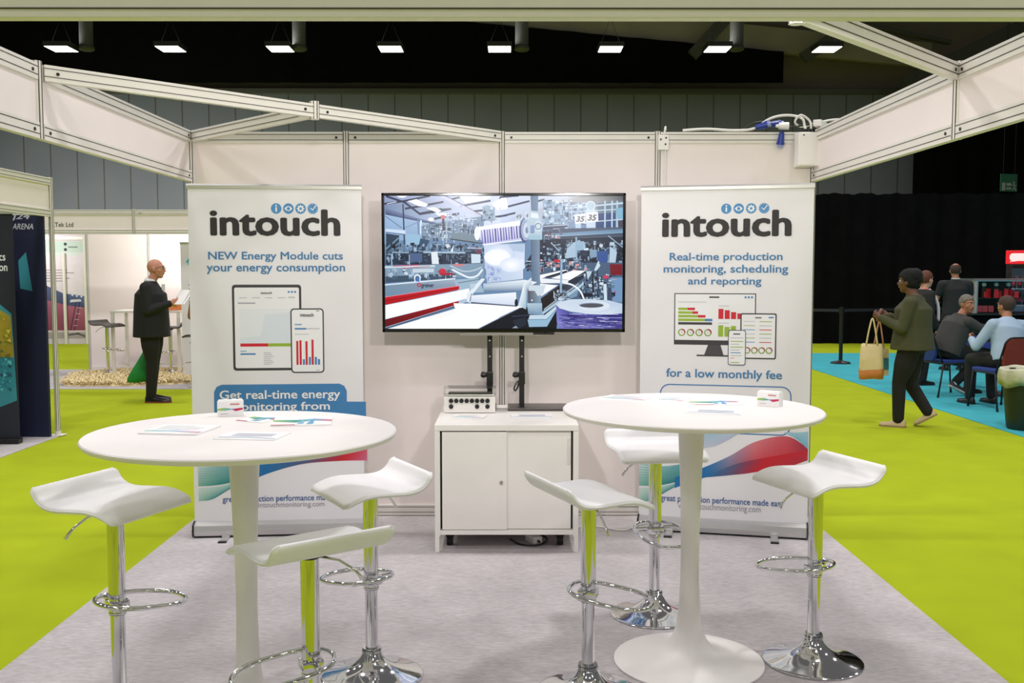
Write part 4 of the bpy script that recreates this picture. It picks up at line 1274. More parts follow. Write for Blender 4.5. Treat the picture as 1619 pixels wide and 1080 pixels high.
leaflet('small white leaflet half behind the blue triangle one on the right round table', 0.70, 4.235, TBZ, -28, 0.11, 0.14, 0.003, 0)
card_holder('white business card box on the right round table', 1.055, 4.02, -38)
leaflet('fanned white leaflet in front of the device box on the cabinet', -0.24, 5.83, 0.735, -12, 0.19, 0.14, 0.004, 0)
leaflet('white leaflet in front of the dark stand plate on the cabinet', 0.13, 5.86, 0.735, 3, 0.24, 0.15, 0.005, 2)


# ================================================================== ROUND TABLES
def round_table(label, x, y, r):
    t = thing('round_table', label, 'table', (x, y, 0.006))
    h = TBZ - 0.006
    b = MB(); b.lathe([(0, h - 0.024), (r - 0.03, h - 0.024), (r - 0.005, h - 0.018), (r, h - 0.010), (r, h - 0.004), (r - 0.004, h), (0, h)], seg=128); b.build('tabletop', white_gloss, t, True, angle=35)
    prof = [(0.0, 0.0), (0.300, 0.0), (0.303, 0.006), (0.296, 0.012), (0.25, 0.020), (0.19, 0.030), (0.13, 0.046), (0.092, 0.07), (0.066, 0.11), (0.05, 0.17), (0.041, 0.26), (0.037, 0.38), (0.037, 0.5), (0.040, 0.65), (0.045, 0.8), (0.051, 0.92), (0.056, h - 0.04), (0.075, h - 0.026), (0, h - 0.025)]
    b = MB(); b.lathe([tuple(p) for p in prof[:2]] + [tuple(p)[:2] for p in smooth_curve([(a, c, 0) for a, c in prof[1:-1]], 5)] + [prof[-1]], seg=72); b.build('pedestal', white_gloss, t, True, angle=45)
    return t


round_table('white round tulip table on the left, in front of the energy module banner', -0.91, 3.375, 0.52)
round_table('white round tulip table on the right, in front of the production monitoring banner', 0.728, 3.955, 0.515)

# ================================================================== BAR STOOLS
SEAT_Z = 0.70


def seat_mesh():
    """wave shaped seat: local +x is the drooping front, -x the turned-up back"""
    prof = smooth_curve([(-0.177, 0.066, 0), (-0.163, 0.042, 0), (-0.145, 0.02, 0), (-0.115, 0.004, 0), (-0.07, -0.002, 0), (0.0, 0.001, 0), (0.06, 0.003, 0), (0.105, -0.003, 0), (0.145, -0.017, 0), (0.177, -0.033, 0)], 4)
    n = len(prof)
    b = MB()
    W2, T = 0.2, 0.011
    cols = [-1, -0.985, -0.93, -0.8, -0.5, -0.2, 0.2, 0.5, 0.8, 0.93, 0.985, 1]
    top, bot = [], []
    for i, p in enumerate(prof):
        d = (prof[min(i + 1, n - 1)] - prof[max(i - 1, 0)]).normalized()
        nx, nz = -d.y, d.x
        e = min(i, n - 1 - i) / 3.0
        w = W2 - (0.02 * (1 - e) ** 2 if e < 1 else 0)
        edge = 0.35 if i in (0, n - 1) else (0.8 if i in (1, n - 2) else 1.0)
        rt, rb = [], []
        for c in cols:
            th = T * edge * (0.35 if abs(c) == 1 else (0.75 if abs(c) > 0.98 else 1.0))
            rt.append(b.bm.verts.new((p.x + nx * th, c * w, p.y + nz * th)))
            rb.append(b.bm.verts.new((p.x - nx * th, c * w, p.y - nz * th)))
        top.append(rt); bot.append(rb)
    m_ = len(cols)
    for i in range(n - 1):
        for j in range(m_ - 1):
            b.bm.faces.new((top[i][j], top[i + 1][j], top[i + 1][j + 1], top[i][j + 1]))
            b.bm.faces.new((bot[i][j], bot[i][j + 1], bot[i + 1][j + 1], bot[i + 1][j]))
        b.bm.faces.new((top[i][0], bot[i][0], bot[i + 1][0], top[i + 1][0]))
        b.bm.faces.new((top[i][-1], top[i + 1][-1], bot[i + 1][-1], bot[i][-1]))
    for j in range(m_ - 1):
        b.bm.faces.new((top[0][j], top[0][j + 1], bot[0][j + 1], bot[0][j]))
        b.bm.faces.new((top[-1][j], bot[-1][j], bot[-1][j + 1], top[-1][j + 1]))
    return b, prof, W2


def make_stool(name, label, seat_mat):
    t = thing(name, label, 'bar stool', (0, 0, 0.006))
    base_prof = [(0.0, 0.0), (0.196, 0.0), (0.199, 0.003), (0.197, 0.008), (0.17, 0.015), (0.135, 0.024), (0.1, 0.036), (0.072, 0.052), (0.052, 0.072), (0.04, 0.092), (0.034, 0.105), (0.0, 0.105)]
    b = MB(); b.lathe(base_prof[:2] + [(p.x, p.y) for p in smooth_curve([(a, c, 0) for a, c in base_prof[1:-1]], 4)] + base_prof[-1:], seg=64)
    base = b.build('base', chrome, t, True, angle=50)
    b = MB()
    for z, r in ((0.098, 0.037), (0.105, 0.038), (0.112, 0.036)):
        b.lathe([(0.0, z), (r, z), (r + 0.002, z + 0.003), (r, z + 0.006), (0.0, z + 0.006)], seg=32)
    b.build('base_collar', chrome, base, True, angle=40)
    b = MB(); b.cyl((0, 0, 0.1), (0, 0, 0.62), 0.0245, seg=32); b.build('lower_tube', chrome, t, True, angle=50)
    b = MB(); b.cyl((0, 0, -0.40), (0, 0, -0.03), 0.029, seg=32); b.lathe([(0, -0.405), (0.029, -0.405), (0.0305, -0.402), (0.0305, -0.398), (0.029, -0.395)], seg=32); up = b.build('upper_tube', chrome, t, True, angle=50)
    b = MB(); b.cyl((0, 0, -0.406), (0, 0, -0.4045), 0.0295, seg=32); b.build('tube_seal', black_plastic, up)
    b = MB(); b.bx(-0.05, 0.05, -0.05, 0.05, -0.026, -0.014, 0.004); b.cyl((0, 0, -0.04), (0, 0, -0.02), 0.031, 0.05, 24); b.build('seat_plate', black_metal, up)
    sb_, prof, W2 = seat_mesh(); seat = sb_.build('seat', seat_mat, t, True)
    for s in (-1, 1):
        b = MB(); b.tube([(p.x, s * (W2 + 0.0005 - (0.02 * max(0, 1 - min(i, len(prof) - 1 - i) / 3.0) ** 2)), p.y) for i, p in enumerate(prof)], 0.0035, 6)
        b.build('seam_piping', seat_mat, seat, True)
    # lever under the seat
    b = MB(); b.tube([(0.02, 0, -0.035), (0.09, 0.0, -0.05), (0.135, 0.0, -0.08), (0.165, 0.0, -0.115)], [0.0045, 0.0045, 0.0045, 0.006], 8); b.build('lever', chrome, t, True)
    # foot ring: flattened loop, fixed by a short clip
    pts = []
    for q in range(40):
        a = 2 * pi * q / 40
        sx = 0.155 * (abs(cos(a)) ** 0.75) * (1 if cos(a) > 0 else -1)
        pts.append((0.085 + sx, 0.112 * (abs(sin(a)) ** 0.9) * (1 if sin(a) > 0 else -1), -0.375 - 0.02 * sx / 0.155))
    b = MB(); b.tube(pts, 0.0085, 10, True); b.bar((-0.005, -0.10, -0.367), (-0.005, 0.10, -0.367), 0.017, 0.017, bevel=0.005)
    b.bx(-0.034, 0.034, -0.034, 0.034, -0.39, -0.355, 0.008)
    b.build('foot_ring', chrome, t, True, angle=50)
    return t


def set_stool(t, x, y, z_pan, seat_deg, ring_deg, lever_deg):
    """seat height, and which way its seat, foot ring and lever are turned on the pole"""
    t.location = (x, y, 0.006)
    for c in t.children:
        n = c.name.split('.')[0]
        if n in ('upper_tube', 'seat', 'lever', 'foot_ring'):
            c.location = (0, 0, z_pan)
            c.rotation_euler = (0, 0, R({'seat': seat_deg, 'lever': lever_deg, 'foot_ring': ring_deg}.get(n, 0)))


stool0 = make_stool('bar_stool', 'white wave-seat bar stool left of the left round table, on the carpet edge', seat_white)
stools = [
    (None, -1.382, 3.436, 0.79, -21, 43, 215),
    ('white wave-seat bar stool nearest the camera, seen from behind below the left table', -0.614, 3.0, 0.75, 128, 205, 5),
    ('white wave-seat bar stool between the left round table and the cabinet', -0.541, 3.812, 0.757, -150.6, 140, 60),
    ('white wave-seat bar stool between the right table and the cabinet, seen side-on', 0.293, 3.645, 0.762, 22.5, -20, -70),
    ('white wave-seat bar stool behind the right round table, partly hidden by its pedestal', 0.668, 4.514, 0.777, -82.6, -75, 197),
    ('white wave-seat bar stool right of the right round table, beside the lime carpet', 1.235, 3.957, 0.762, -158.9, 140, 195),
]
for lb, x, y, z, a, r_, l_ in stools:
    t = stool0 if lb is None else copy_tree(stool0)
    if lb:
        tag(t, lb)
    t['group'] = 'white bar stools round the two tables'
    set_stool(t, x, y, z, a, r_, l_)

# ================================================================== CABLES, SOCKETS
cable_white = mat('cable_white', (226, 224, 218), 0.5)
cable_dark = mat('cable_dark', (34, 32, 32), 0.5)
blue_plug = mat('plug_blue', (34, 58, 148), 0.35)
jb = thing('junction_box', 'white electrical box hanging at the top right corner of the wall', 'electrical box', (1.875, 6.32, 2.25))
b = MB(); b.bx(-0.075, 0.055, -0.05, 0.06, 0.0, 0.21, 0.006); b.build('box', white_matt, jb)
b = MB(); b.bx(-0.062, 0.062, -0.056, -0.049, 0.006, 0.205, 0.003); o = b.build('cover', white_matt, jb)
b = MB()
for x in (-0.045, 0.045):
    b.cyl((x, -0.055, 0.19), (x, -0.059, 0.19), 0.005, seg=8)
b.build('cover_screw', bolt_dark, o)
b = MB()
for x in (-0.02, 0.02, 0.045):
    b.cyl((x, 0, 0.205), (x, 0, 0.235), 0.013, seg=12)
b.build('cable_gland', black_plastic, jb)


def cable(name, pts, r, m, label, cat='cable'):
    b = MB(); b.tube(smooth_curve(pts, 6), r, 8)
    return tag(b.build(name, m, smooth=True), label, cat)


ZT = TOP + 0.004
cable('power_cable', [(1.10, 6.405, ZT + .004), (1.25, 6.40, ZT + .012), (1.42, 6.405, ZT + 0.004), (1.55, 6.40, ZT + 0.015), (1.65, 6.39, ZT + 0.075), (1.75, 6.38, ZT + 0.095), (1.84, 6.36, ZT + 0.075), (1.855, 6.335, ZT + 0.02), (1.858, 6.325, 2.475)], 0.008, cable_white, 'white cable looping along the wall top into the electrical box')
cable('power_cable', [(1.895, 6.33, 2.475), (1.885, 6.33, ZT + 0.05), (1.83, 6.34, ZT + 0.09), (1.80, 6.36, ZT + 0.05), (1.86, 6.42, ZT + 0.03), (1.95, 6.41, ZT + 0.05), (2.02, 6.3, ZT + 0.055), (2.10, 6.2, ZT + 0.04), (1.97, 6.05, ZT + 0.008)], 0.007, cable_white, 'white cable rising from the electrical box over the right fascia')
cable('power_cable', [(1.48, 6.41, ZT + 0.006), (1.56, 6.40, ZT + 0.05), (1.66, 6.41, ZT + 0.055), (1.74, 6.42, ZT + 0.02), (1.82, 6.40, ZT + 0.03), (1.92, 6.335, ZT + 0.03), (1.92, 6.325, 2.475)], 0.006, cable_dark, 'thin dark cable behind the blue plugs on the wall top')
pl0 = None
for lb, loc, rx, rz in (('blue plug lying on the wall top', (1.60, 6.39, ZT + 0.03), 78, 70), ('blue plug behind the white coupler on the wall top', (1.69, 6.42, ZT + 0.045), 85, 100), ('blue plug hanging down over the wall rail beside the electrical box', (1.715, 6.365, ZT - 0.055), 190, 20)):
    if pl0 is None:
        pl0 = t = thing('power_plug', lb, 'plug', loc, 0, 'blue plugs on the wall top')
        b = MB(); b.cyl((0, 0, -0.035), (0, 0, 0.02), 0.017, 0.022, 16); b.cyl((0, 0, 0.02), (0, 0, 0.035), 0.025, 0.025, 16); b.build('plug_body', blue_plug, t, True, angle=40)
        b = MB(); b.cyl((0, 0, -0.055), (0, 0, -0.034), 0.011, 0.014, 12); b.build('cable_grip', mat('plug_grip', (24, 36, 92), 0.5), t, True, angle=40)
        b = MB(); b.cyl((0, 0, 0.035), (0, 0, 0.055), 0.018, 0.018, 16); b.build('collar', mat('plug_pale', (150, 160, 206), 0.4), t, True, angle=40)
    else:
        t = copy_tree(pl0); tag(t, lb); t.location = loc
    t.rotation_euler = (R(rx), 0, R(rz))
t = thing('cable_coupler', 'white cable coupler lying at the wall top between the blue plugs', 'coupler', (1.735, 6.38, ZT + 0.028), R(85))
b = MB(); b.cyl((0, -0.03, 0), (0, 0.03, 0), 0.024, 0.022, 16); b.build('shell', white_matt, t, True, angle=40)
b = MB(); b.cyl((0, 0.03, 0), (0, 0.05, 0), 0.012, 0.009, 12); b.build('cable_grip', white_matt, t, True, angle=40)
t = thing('power_strip', 'white socket strip on the corner of the right fascia top', 'socket strip', (1.945, 6.30, ZT + 0.014), R(60))
b = MB(); b.bx(-0.10, 0.10, -0.025, 0.025, -0.01, 0.03, 0.006); b.build('strip_body', white_matt, t)
for x in (-0.06, 0.0, 0.06):
    b = MB(); b.cyl((x, 0, 0.029), (x, 0, 0.031), 0.017, seg=16); b.build('outlet', black_plastic, t)
t = thing('wall_socket', 'white socket plate fixed on the wall post above the right banner', 'socket', (0.972, 6.372, 2.405))
b = MB(); b.bx(-0.033, 0.033, -0.012, 0.01, -0.045, 0.05, 0.004); b.build('plate', white_matt, t)
b = MB()
for x, z in ((-0.018, 0.02), (0.012, -0.01), (0.015, 0.03)):
    b.cyl((x, -0.012, z), (x, -0.0155, z), 0.006, seg=10)
b.build('socket_hole', bolt_dark, t)
cable('power_cable', [(0.985, 6.372, 2.36), (0.985, 6.374, 2.2), (0.985, 6.376, 1.9), (0.985, 6.376, 1.2), (0.985, 6.376, 0.4), (1.0, 6.36, 0.02)], 0.006, cable_white, 'white cable running down the wall post behind the right banner')
cable('power_cable', [(0.99, 6.40, ZT + 0.005), (0.985, 6.375, ZT + 0.02), (0.975, 6.365, 2.452)], 0.006, cable_white, 'short white cable from the wall top into the socket plate')
cable('floor_cable', [(0.29, 5.95, 0.014), (0.5, 6.1, 0.013), (0.7, 6.0, 0.013), (0.86, 6.22, 0.013), (1.0, 6.33, 0.013), (1.15, 6.35, 0.013), (1.4, 6.34, 0.013)], 0.005, cable_white, 'white cable on the carpet from the cabinet towards the right banner')
cable('floor_cable', [(0.0, 5.8, 0.014), (0.06, 5.68, 0.014), (0.16, 5.66, 0.014), (0.22, 5.75, 0.02), (0.18, 5.9, 0.014), (0.05, 5.95, 0.014)], 0.006, cable_dark, 'coiled dark cable on the carpet under the cabinet')
t = thing('cable_adapter', 'white adapter lying on the carpet under the cabinet', 'adapter', (0.14, 5.74, 0.0065), R(25))
b = MB(); b.bx(-0.03, 0.03, -0.06, 0.06, 0.0, 0.05, 0.012); b.build('body', white_matt, t)
b = MB(); b.cyl((0, -0.06, 0.025), (0, -0.08, 0.022), 0.008, 0.005, 10); b.build('strain_relief', black_plastic, t)

# ================================================================== BOOTH WITH THE DARK BLUE DISPLAY (left edge)
t = thing('aisle_fascia', 'yellowish white fascia board over the dark blue display at the left edge', 'fascia board', (0, 0, 0), kind='thing')
b = MB(); b.bar((-4.40, 9.6, 2.32), (-4.40, 5.2, 2.32), 0.01, 0.27); b.build('fascia_panel', shell_white, t)
for nm, z in (('top_rail', 2.45), ('bottom_rail', 2.15)):
    b = MB(); g = MB(); rail(b, g, (-4.40, 9.58, z), (-4.40, 5.2, z), 0.07, 0.035, (1, 0, 0)); o = b.build(nm, alu_white, t); g.build('rail_groove', groove, o)
b = MB(); g = MB(); post(b, g, -4.39, 9.6, 0.006, 2.49, 0.024); o = b.build('corner_post', alu_white, t); g.build('post_groove', groove, o)
b = MB(); b.bx(-4.45, -4.33, 9.54, 9.66, 0.006, 0.014, 0.002); b.cyl((-4.39, 9.6, 0.014), (-4.39, 9.6, 0.05), 0.03, seg=12); b.build('post_foot', alu_white, t)
navy = mat('navy_sheet', (19, 25, 60), 0.6, vary=0.06)
t = thing('display_wall', 'dark blue display wall with white arena lettering at the left edge', 'display wall', (-4.98, 9.5, 0.007))
b = MB(); b.bx(-0.55, 0.555, 0, 0.04, 0.0, 2.12, 0.004); wl = b.build('panel', navy, t)
lettering('arena_lettering', [('ARENA', 0.265, 1.985, 0.465, 2.04, 0.02, 0.25), ('J24', 0.255, 2.065, 0.435, 2.135, 0.02, 0.2)], mat('ink_pale', (196, 200, 212), 0.6), wl)
k = Ink(0); k.poly([(0.31, 1.69), (0.385, 1.77), (0.435, 1.40), (0.32, 1.425)], [(58, 150, 166), (58, 150, 166), (44, 118, 140), (52, 140, 158)]); k.build('turquoise_shape', ink, wl)
dark_teal = mat('dark_sheet', (18, 27, 38), 0.55, vary=0.08)
t = thing('roller_banner', 'dark roller banner with yellow and turquoise picture at the left edge', 'roller banner', (-5.0, 9.12, 0.007), R(2))
b = MB(); b.bx(-0.42, 0.47, 0, 0.003, 0.05, 2.12); sh = b.build('banner_sheet', dark_teal, t)
b = MB(); b.bx(-0.425, 0.475, -0.05, 0.05, 0.0, 0.05, 0.01); b.build('base_cassette', black_plastic, t)
b = MB(); b.bx(-0.425, 0.475, -0.012, 0.014, 2.11, 2.135, 0.004); b.build('top_rail', silver, t)
b = MB(); b.cyl((0, 0.02, 0.05), (0, 0.02, 2.12), 0.01, seg=10); b.build('support_pole', silver, t)
lettering('banner_lettering', [('ics', 0.325, 1.685, 0.395, 1.755, 0.02), ('ion', 0.32, 1.59, 0.41, 1.66, 0.02)], mat('ink_soft_white', (216, 220, 224), 0.6), sh)
k = Ink(0, 0.00002)
k.poly([(-0.4, 1.42), (0.2, 1.40), (0.43, 1.20), (0.455, 0.40), (0.3, 0.34), (-0.4, 0.36)], [(44, 130, 142)] * 6)
k.poly([(-0.4, 1.34), (0.15, 1.34), (0.42, 1.18), (0.44, 0.78), (-0.4, 0.78)], [(160, 140, 24), (176, 156, 28), (150, 134, 30), (140, 126, 24), (96, 96, 30)])
k.poly([(-0.4, 0.80), (0.44, 0.80), (0.45, 0.52), (-0.4, 0.46)], [(20, 92, 110), (28, 116, 130), (30, 128, 140), (18, 80, 100)])
rnd = random.Random(11)
for i in range(420):
    x = rnd.uniform(-0.39, 0.41); z = rnd.uniform(0.5, 1.3 - max(0, x) * 0.35)
    s_ = rnd.uniform(0.008, 0.03)
    c = rnd.choice(((186, 168, 30), (120, 110, 18), (206, 190, 60), (88, 96, 24), (150, 146, 30))) if z > 0.8 else rnd.choice(((40, 140, 156), (14, 70, 92), (80, 176, 190), (24, 104, 124)))
    a = rnd.uniform(0, 6.28)
    k.poly([(x + s_ * cos(a), z + s_ * sin(a)), (x + s_ * cos(a + 2), z + s_ * sin(a + 2)), (x + s_ * cos(a + 4), z + s_ * sin(a + 4))], c)
k.build('landscape_picture', ink, sh)

# ================================================================== WHITE BOOTH BEHIND (left)
t = thing('booth_fascia', 'yellowish white fascia board with company lettering over the booth behind the suited man', 'fascia board', (0, 0, 0), kind='thing')
for x0, x1 in ((-8.36, -5.42), (-5.38, -2.4)):
    b = MB(); b.bx(x0, x1, 14.396, 14.404, 2.17, 2.46); b.build('fascia_panel', shell_white, t)
    for nm, z in (('top_rail', 2.445), ('bottom_rail', 2.165)):
        b = MB(); g = MB(); rail(b, g, (x0, 14.4, z), (x1, 14.4, z), 0.07, 0.035); o = b.build(nm, alu_white, t); g.build('rail_groove', groove, o)
for x in (-8.38, -5.40, -2.38):
    b = MB(); g = MB(); post(b, g, x, 14.4, 2.13, 2.49, 0.026); o = b.build('post', alu_white, t); g.build('post_groove', groove, o)
lettering('fascia_lettering', [('.Tek Ltd', -6.55, 2.235, -6.27, 2.30, 0.012)], mat('ink_dark_grey', (70, 66, 50), 0.6), t, y=14.398)
t = thing('booth_wall', 'white back wall of the booth behind the suited man', 'partition wall', (0, 0, 0), kind='thing')
for x0, x1 in ((-6.78, -5.83), (-5.80, -4.83), (-4.81, -3.84), (-3.82, -2.4)):
    b = MB(); b.bx(x0, x1, 16.095, 16.105, 0.03, 2.45); b.build('wall_panel', shell_white, t)
for x in (-6.80, -5.815, -4.82, -3.83):
    b = MB(); g = MB(); post(b, g, x, 16.1, 0.006, 2.48, 0.024); o = b.build('post', alu_white, t); g.build('post_groove', groove, o)
b = MB(); b.bx(-6.78, -2.4, 16.08, 16.12, 2.42, 2.48); b.build('top_rail', alu_white, t)
b = MB(); b.bx(-6.78, -2.4, 16.08, 16.12, 0.0, 0.06); b.build('bottom_rail', alu_white, t)
# booth further back with a printed wall
t = thing('poster_wall', 'far booth wall printed with a dusky pink and blue scene, beyond the white booth', 'display wall', (-9.35, 22.0, 0), kind='thing')
b = MB(); b.bx(-1.6, 0.0, 0, 0.05, 0.0, 2.48); pw = b.build('panel', mat('pale_lilac_panel', (216, 206, 214), 0.6), t)
b = MB(); b.bx(-1.6, 0.02, -0.02, 0.06, 2.30, 2.36); b.build('rail', alu_white, t)
b = MB(); b.cyl((-0.45, -0.04, 0), (-0.45, -0.04, 2.0), 0.035, seg=10); b.cyl((0.0, 0.0, 0), (0.0, 0.0, 2.48), 0.035, seg=10); b.build('post', alu_white, t)
k = Ink(0)
k.rect(-1.55, 2.02, -0.03, 2.26, (186, 204, 196)); k.rect(-1.55, 1.96, -0.1, 2.0, (196, 214, 206)); k.disc(-.42, 2.2, .035, (40, 44, 44)); k.disc(-.42, 2.08, .035, (40, 44, 44)); k.rect(-.36, 2.12, -.15, 2.15, (120, 130, 130))
k.poly([(-1.55, .30), (-.02, .30), (-.02, .95), (-.4, 1.0), (-1.0, 1.25), (-1.55, 1.2)], [(130, 58, 84), (140, 66, 90), (176, 100, 118), (172, 96, 120), (160, 90, 120), (150, 90, 120)])
k.poly([(-1.55, 1.0), (-1.0, 1.0), (-.4, .85), (-.02, .80), (-.02, 1.06), (-.5, 1.12), (-1.0, 1.35), (-1.55, 1.3)], [(70, 66, 100), (70, 70, 104), (64, 76, 116), (60, 70, 110), (96, 110, 150), (70, 84, 124), (80, 84, 120), (80, 84, 120)])
for i in range(5):
    k.rect(-.95, 1.62 - i * .06, -.95 + (.55, .7, .5, .6, .45)[i], 1.64 - i * .06, (150, 138, 146))
k.poly([(-.36, .92), (-.1, .94), (-.12, .99), (-.34, .98)], (206, 206, 214)); k.line([(-.22, .92), (-.36, .3)], .02, (50, 40, 60)); k.line([(-.14, .92), (-.28, .3)], .02, (50, 40, 60))
for i in range(4):
    k.line([(-.19 - i * .035, .8 - i * .13), (-.28 - i * .035 + .18, .8 - i * .13)], .012, (196, 180, 196))
for x, z in ((-.3, 1.08), (-.25, 1.13), (-.2, 1.06), (-.14, 1.1), (-.1, 1.05), (-.05, 1.08)):
    k.disc(x, z, .022, (216, 220, 230), 8)
k.rect(-1.55, .12, -.02, .26, (170, 160, 164)); k.line([(-.4, .2), (-.2, .23), (-.05, .17)], .04, (90, 90, 90))
k.build('wall_print', ink, pw)
t = thing('roller_banner', 'pale roller banner with a turquoise diamond, behind the suited man\'s papers', 'roller banner', (-4.50, 14.55, 0.007), R(-4))
b = MB(); b.bx(-0.3, 0.5, 0, 0.003, 0.05, 2.0); sh = b.build('banner_sheet', ban_white, t)
b = MB(); b.bx(-0.305, 0.505, -0.05, 0.05, 0.0, 0.05, 0.01); b.build('base_cassette', silver, t)
b = MB(); b.bx(-0.305, 0.505, -0.012, 0.014, 1.99, 2.015, 0.004); b.build('top_rail', silver, t)
b = MB(); b.cyl((0.1, 0.02, 0.05), (0.1, 0.02, 2.0), 0.01, seg=10); b.build('support_pole', silver, t)
k = Ink(0)
k.poly([(-.22, 1.73), (-.12, 1.62), (0.0, 1.73), (-.12, 1.86)], (80, 182, 200)); k.poly([(-.21, 1.70), (-.12, 1.78), (-.02, 1.69), (-.12, 1.62)], (150, 214, 222))
for i in range(5):
    k.rect(-.19, 1.38 - i * .06, .2, 1.40 - i * .06, (160, 164, 168))
k.build('banner_print', ink, sh)


# high bar table of white square legs on castors
def high_table(label, x, y, w, d, h):
    t = thing('high_table', label, 'table', (x, y, 0.007))
    b = MB(); b.bx(-w / 2, w / 2, -d / 2, d / 2, h - 0.03, h, 0.004); b.build('tabletop', white_matt, t)
    for sx in (-1, 1):
        for sy in (-1, 1):
            px, py = sx * (w / 2 - 0.03), sy * (d / 2 - 0.03)
            b = MB(); b.bx(px - 0.022, px + 0.022, py - 0.022, py + 0.022, 0.07, h - 0.03); o = b.build('leg', white_matt, t)
            b = MB(); b.cyl((px - 0.015, py, 0.035), (px + 0.015, py, 0.035), 0.035, seg=14); b.bx(px - 0.02, px + 0.02, py - 0.015, py + 0.015, 0.04, 0.075); b.build('castor', black_plastic, o)
    b = MB(); b.bx(-w / 2 + 0.04, w / 2 - 0.04, -0.012, 0.012, 0.16, 0.19); b.build('crossbar', white_matt, t)
    return t


high_table('white high table behind the suited man, under the orange box', -5.48, 15.25, 1.05, 0.6, 1.0)
high_table('white high table right of the suited man, half behind the left banner', -4.28, 15.0, 0.75, 0.6, 1.0)
t = thing('orange_box', 'small orange and brown box on the white high table behind the suited man', 'box', (-5.18, 15.2, 1.008), R(10))
b = MB(); b.bx(-0.17, 0.17, -0.1, 0.1, 0, 0.1, 0.004); b.build('carton', mat('carton_orange', (206, 120, 66), 0.6), t)
b = MB(); b.bx(-0.174, 0.174, -0.104, 0.104, 0.1, 0.135, 0.004); b.build('lid', mat('carton_orange_light', (222, 150, 96), 0.6), t)
seat_grey = mat('seat_grey_vinyl', (66, 62, 58), 0.4, vary=0.04)
tan = mat('tan_cloth', (150, 104, 58), 0.7)
grey0 = make_stool('bar_stool', 'grey wave-seat bar stool left of the white high table', seat_grey)
set_stool(grey0, -6.02, 14.88, 0.80, -20, 10, 190)
for lb, x, y, z, a in (('grey wave-seat bar stool just behind the suited man\'s back', -5.12, 15.0, 0.75, 200), ('grey wave-seat bar stool right of the suited man, at the edge of the left banner', -4.26, 13.72, 0.72, 160)):
    t = copy_tree(grey0); tag(t, lb); set_stool(t, x, y, z, a, a, a + 60)
    t['group'] = 'grey bar stools in the white booth'
grey0['group'] = 'grey bar stools in the white booth'

# shaggy rug: a dense pile of short strands over a base
t = thing('shaggy_rug', 'cream shaggy rug on the grey floor of the white booth', 'rug', (-5.45, 14.75, 0.006))
rnd = random.Random(3)
fur = mat('rug_cream', (240, 220, 172), 0.9, vary=0.18, scale=14)
bm = bmesh.new()
def rug_r(a):
    return 1 + 0.07 * sin(3 * a + 1) + 0.05 * sin(5 * a) + 0.03 * sin(9 * a + 2)
ring0 = [bm.verts.new((1.16 * rug_r(2 * pi * k / 60) * cos(2 * pi * k / 60), 1.0 * rug_r(2 * pi * k / 60) * sin(2 * pi * k / 60), 0.02)) for k in range(60)]
bm.faces.new(ring0)
ring1 = [bm.verts.new((v.co.x * 1.01, v.co.y * 1.01, 0.0)) for v in ring0]
for k in range(60):
    bm.faces.new((ring0[k], ring1[k], ring1[(k + 1) % 60], ring0[(k + 1) % 60]))
q = MB(); q.bm.free(); q.bm = bm; q.build('backing', fur, t)
bm = bmesh.new()
for i in range(7000):
    a = rnd.uniform(0, 2 * pi); rr = math.sqrt(rnd.random())
    x, y = 1.17 * rr * rug_r(a) * cos(a), 1.01 * rr * rug_r(a) * sin(a)
    h_ = rnd.uniform(0.03, 0.075); da = rnd.uniform(0, 6.28); le = rnd.uniform(0.05, 0.12); w = 0.011
    u = V((-sin(da), cos(da), 0)) * w
    p0 = V((x, y, 0.015)); p1 = p0 + V((cos(da) * le * 0.4, sin(da) * le * 0.4, h_)); p2 = p0 + V((cos(da) * le, sin(da) * le, h_ * 0.6))
    v = [bm.verts.new(p0 - u), bm.verts.new(p0 + u), bm.verts.new(p1 + u), bm.verts.new(p1 - u), bm.verts.new(p2)]
    bm.faces.new(v[:4]); bm.faces.new((v[3], v[2], v[4]))
q = MB(); q.bm.free(); q.bm = bm
o = q.build('pile', fur, t); o['kind'] = 'stuff'

# ================================================================== CATERING AREA (right)
# barrier post
t = thing('barrier_post', 'black retractable belt barrier post on the turquoise carpet', 'barrier post', (5.74, 17.2, 0.006))
b = MB(); b.lathe([(0, 0), (0.17, 0), (0.17, 0.015), (0.15, 0.028), (0.05, 0.045), (0.035, 0.06), (0, 0.06)], seg=32); b.build('base', black_metal, t, True, angle=40)
b = MB(); b.cyl((0, 0, 0.05), (0, 0, 0.86), 0.032, seg=20); b.build('pole', black_metal, t, True, angle=40)
b = MB(); b.cyl((0, 0, 0.86), (0, 0, 0.96), 0.042, seg=20); b.cyl((0, 0, 0.96), (0, 0, 0.975), 0.036, seg=20); b.build('belt_head', black_plastic, t, True, angle=40)
b = MB(); b.bar((0.03, 0.01, 0.92), (3.0, 1.2, 0.92), 0.003, 0.05); b.bar((-0.03, 0.0, 0.92), (-1.6, 0.6, 0.92), 0.003, 0.05); b.build('belt', mat('belt_black', (30, 30, 34), 0.6), t)


